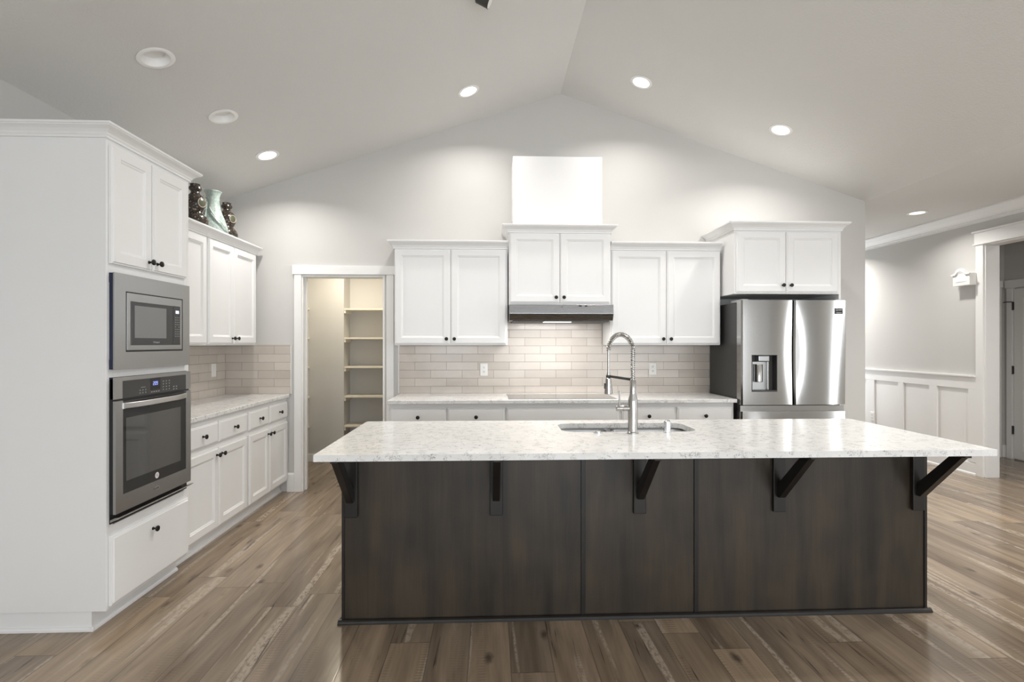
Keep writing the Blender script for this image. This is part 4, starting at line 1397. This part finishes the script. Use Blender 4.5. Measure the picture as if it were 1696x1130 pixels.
# small spotlight just entering the frame at the top
nrm = can_normal(-0.04)
r = thing('ceiling_spotlight', 'small dark spotlight peeking in at the top edge of the picture', 'spotlight', (-0.045, 3.215, slope_z(-0.045)))
MB().lathe([(0.045, 0.0), (0.045, -0.012), (0.020, -0.016)], (0, 0, 0), 24, None).build('canopy', M['darkgrey'], r)
MB().lathe([(0.012, -0.012), (0.012, -0.030)], (0, 0, 0), 12).build('stem', M['darkgrey'], r)
q = Matrix.Rotation(math.radians(115), 3, 'Y')
hd = MB().lathe([(0.022, -0.055), (0.036, -0.045), (0.038, 0.030), (0.040, 0.035)], (0.005, 0.0, -0.052), 24, q).build('lamp_head', M['darkgrey'], r)
lab(MB().lathe([(0.036, 0.036), (0.020, 0.042), (0.0, 0.043)], (0.005, 0.0, -0.052), 24, q).build('lens', M['lens_off'], hd), 'white lens')

# ================================================================== door chime on the hall wall
r = thing('door_chime', 'white door chime box with an arched top on the hall wall', 'door chime', (RIGHT_X, 5.40, 2.00), -PI/2)
MB().box(-0.100, 0.100, -0.095, -0.0005, 0.0, 0.125).build('body', M['plastic_white'], r, bevel=0.002)
prof = [(-0.112, 0.112), (-0.112, 0.126), (-0.085, 0.130), (-0.070, 0.138)]
for k in range(9):
    a = PI-PI*k/8
    prof.append((0.060*math.cos(a), 0.140+0.042*math.sin(a)))
prof += [(0.070, 0.138), (0.085, 0.130), (0.112, 0.126), (0.112, 0.112), (0.060, 0.112)]
for k in range(1, 8):
    a = PI*k/8
    prof.append((0.050*math.cos(a), 0.112+0.038*math.sin(a)))
prof += [(-0.060, 0.112)]
MB().prism([(p[0], p[1]) for p in prof], 'y', -0.110, -0.096).build('arched_crest', M['plastic_white'], r, bevel=0.002)
MB().box(-0.060, 0.060, -0.0985, -0.0955, 0.040, 0.044).build('bead', M['plastic_white'], r)

# ================================================================== pantry shelves
TOPS = [1.797, 1.455, 1.114, 0.767, 0.420]
ORD = ['topmost', 'second highest', 'middle', 'second lowest', 'lowest']
for k, zt in enumerate(TOPS):
    r = thing('pantry_shelf', '%s shelf of the five in the pantry recess seen through the doorway' % ORD[k], 'shelf', (-1.31, 6.38, zt-0.02), 0, 'recess shelves in the pantry')
    OFF = (-1.31, 6.38, zt-0.02)
    MB().box(PRX+0.001, -0.901, PYB+0.004, PRB-0.001, zt-0.020, zt).build('board', M['shelf'], r, off=OFF, bevel=0.0015)
    MB().box(PRX+0.001, PRX+0.019, PYB+0.010, PRB-0.001, zt-0.058, zt-0.0205).build('cleat', M['shelf'], r, off=OFF)
    MB().box(-0.919, -0.901, PYB+0.010, PRB-0.001, zt-0.058, zt-0.0205).build('cleat', M['shelf'], r, off=OFF)
    r = thing('pantry_shelf', '%s of five shelf ends showing past the left jamb in the pantry' % ORD[k], 'shelf', (-2.27, 5.70, zt-0.02), 0, 'left wall shelves in the pantry')
    OFF = (-2.27, 5.70, zt-0.02)
    MB().box(PX0+0.001, -2.120, WY+0.125, PYB-0.001, zt-0.020, zt).build('board', M['shelf'], r, off=OFF, bevel=0.0015)
    MB().box(PX0+0.001, -2.145, PYB-0.019, PYB-0.001, zt-0.058, zt-0.0205).build('cleat', M['shelf'], r, off=OFF)
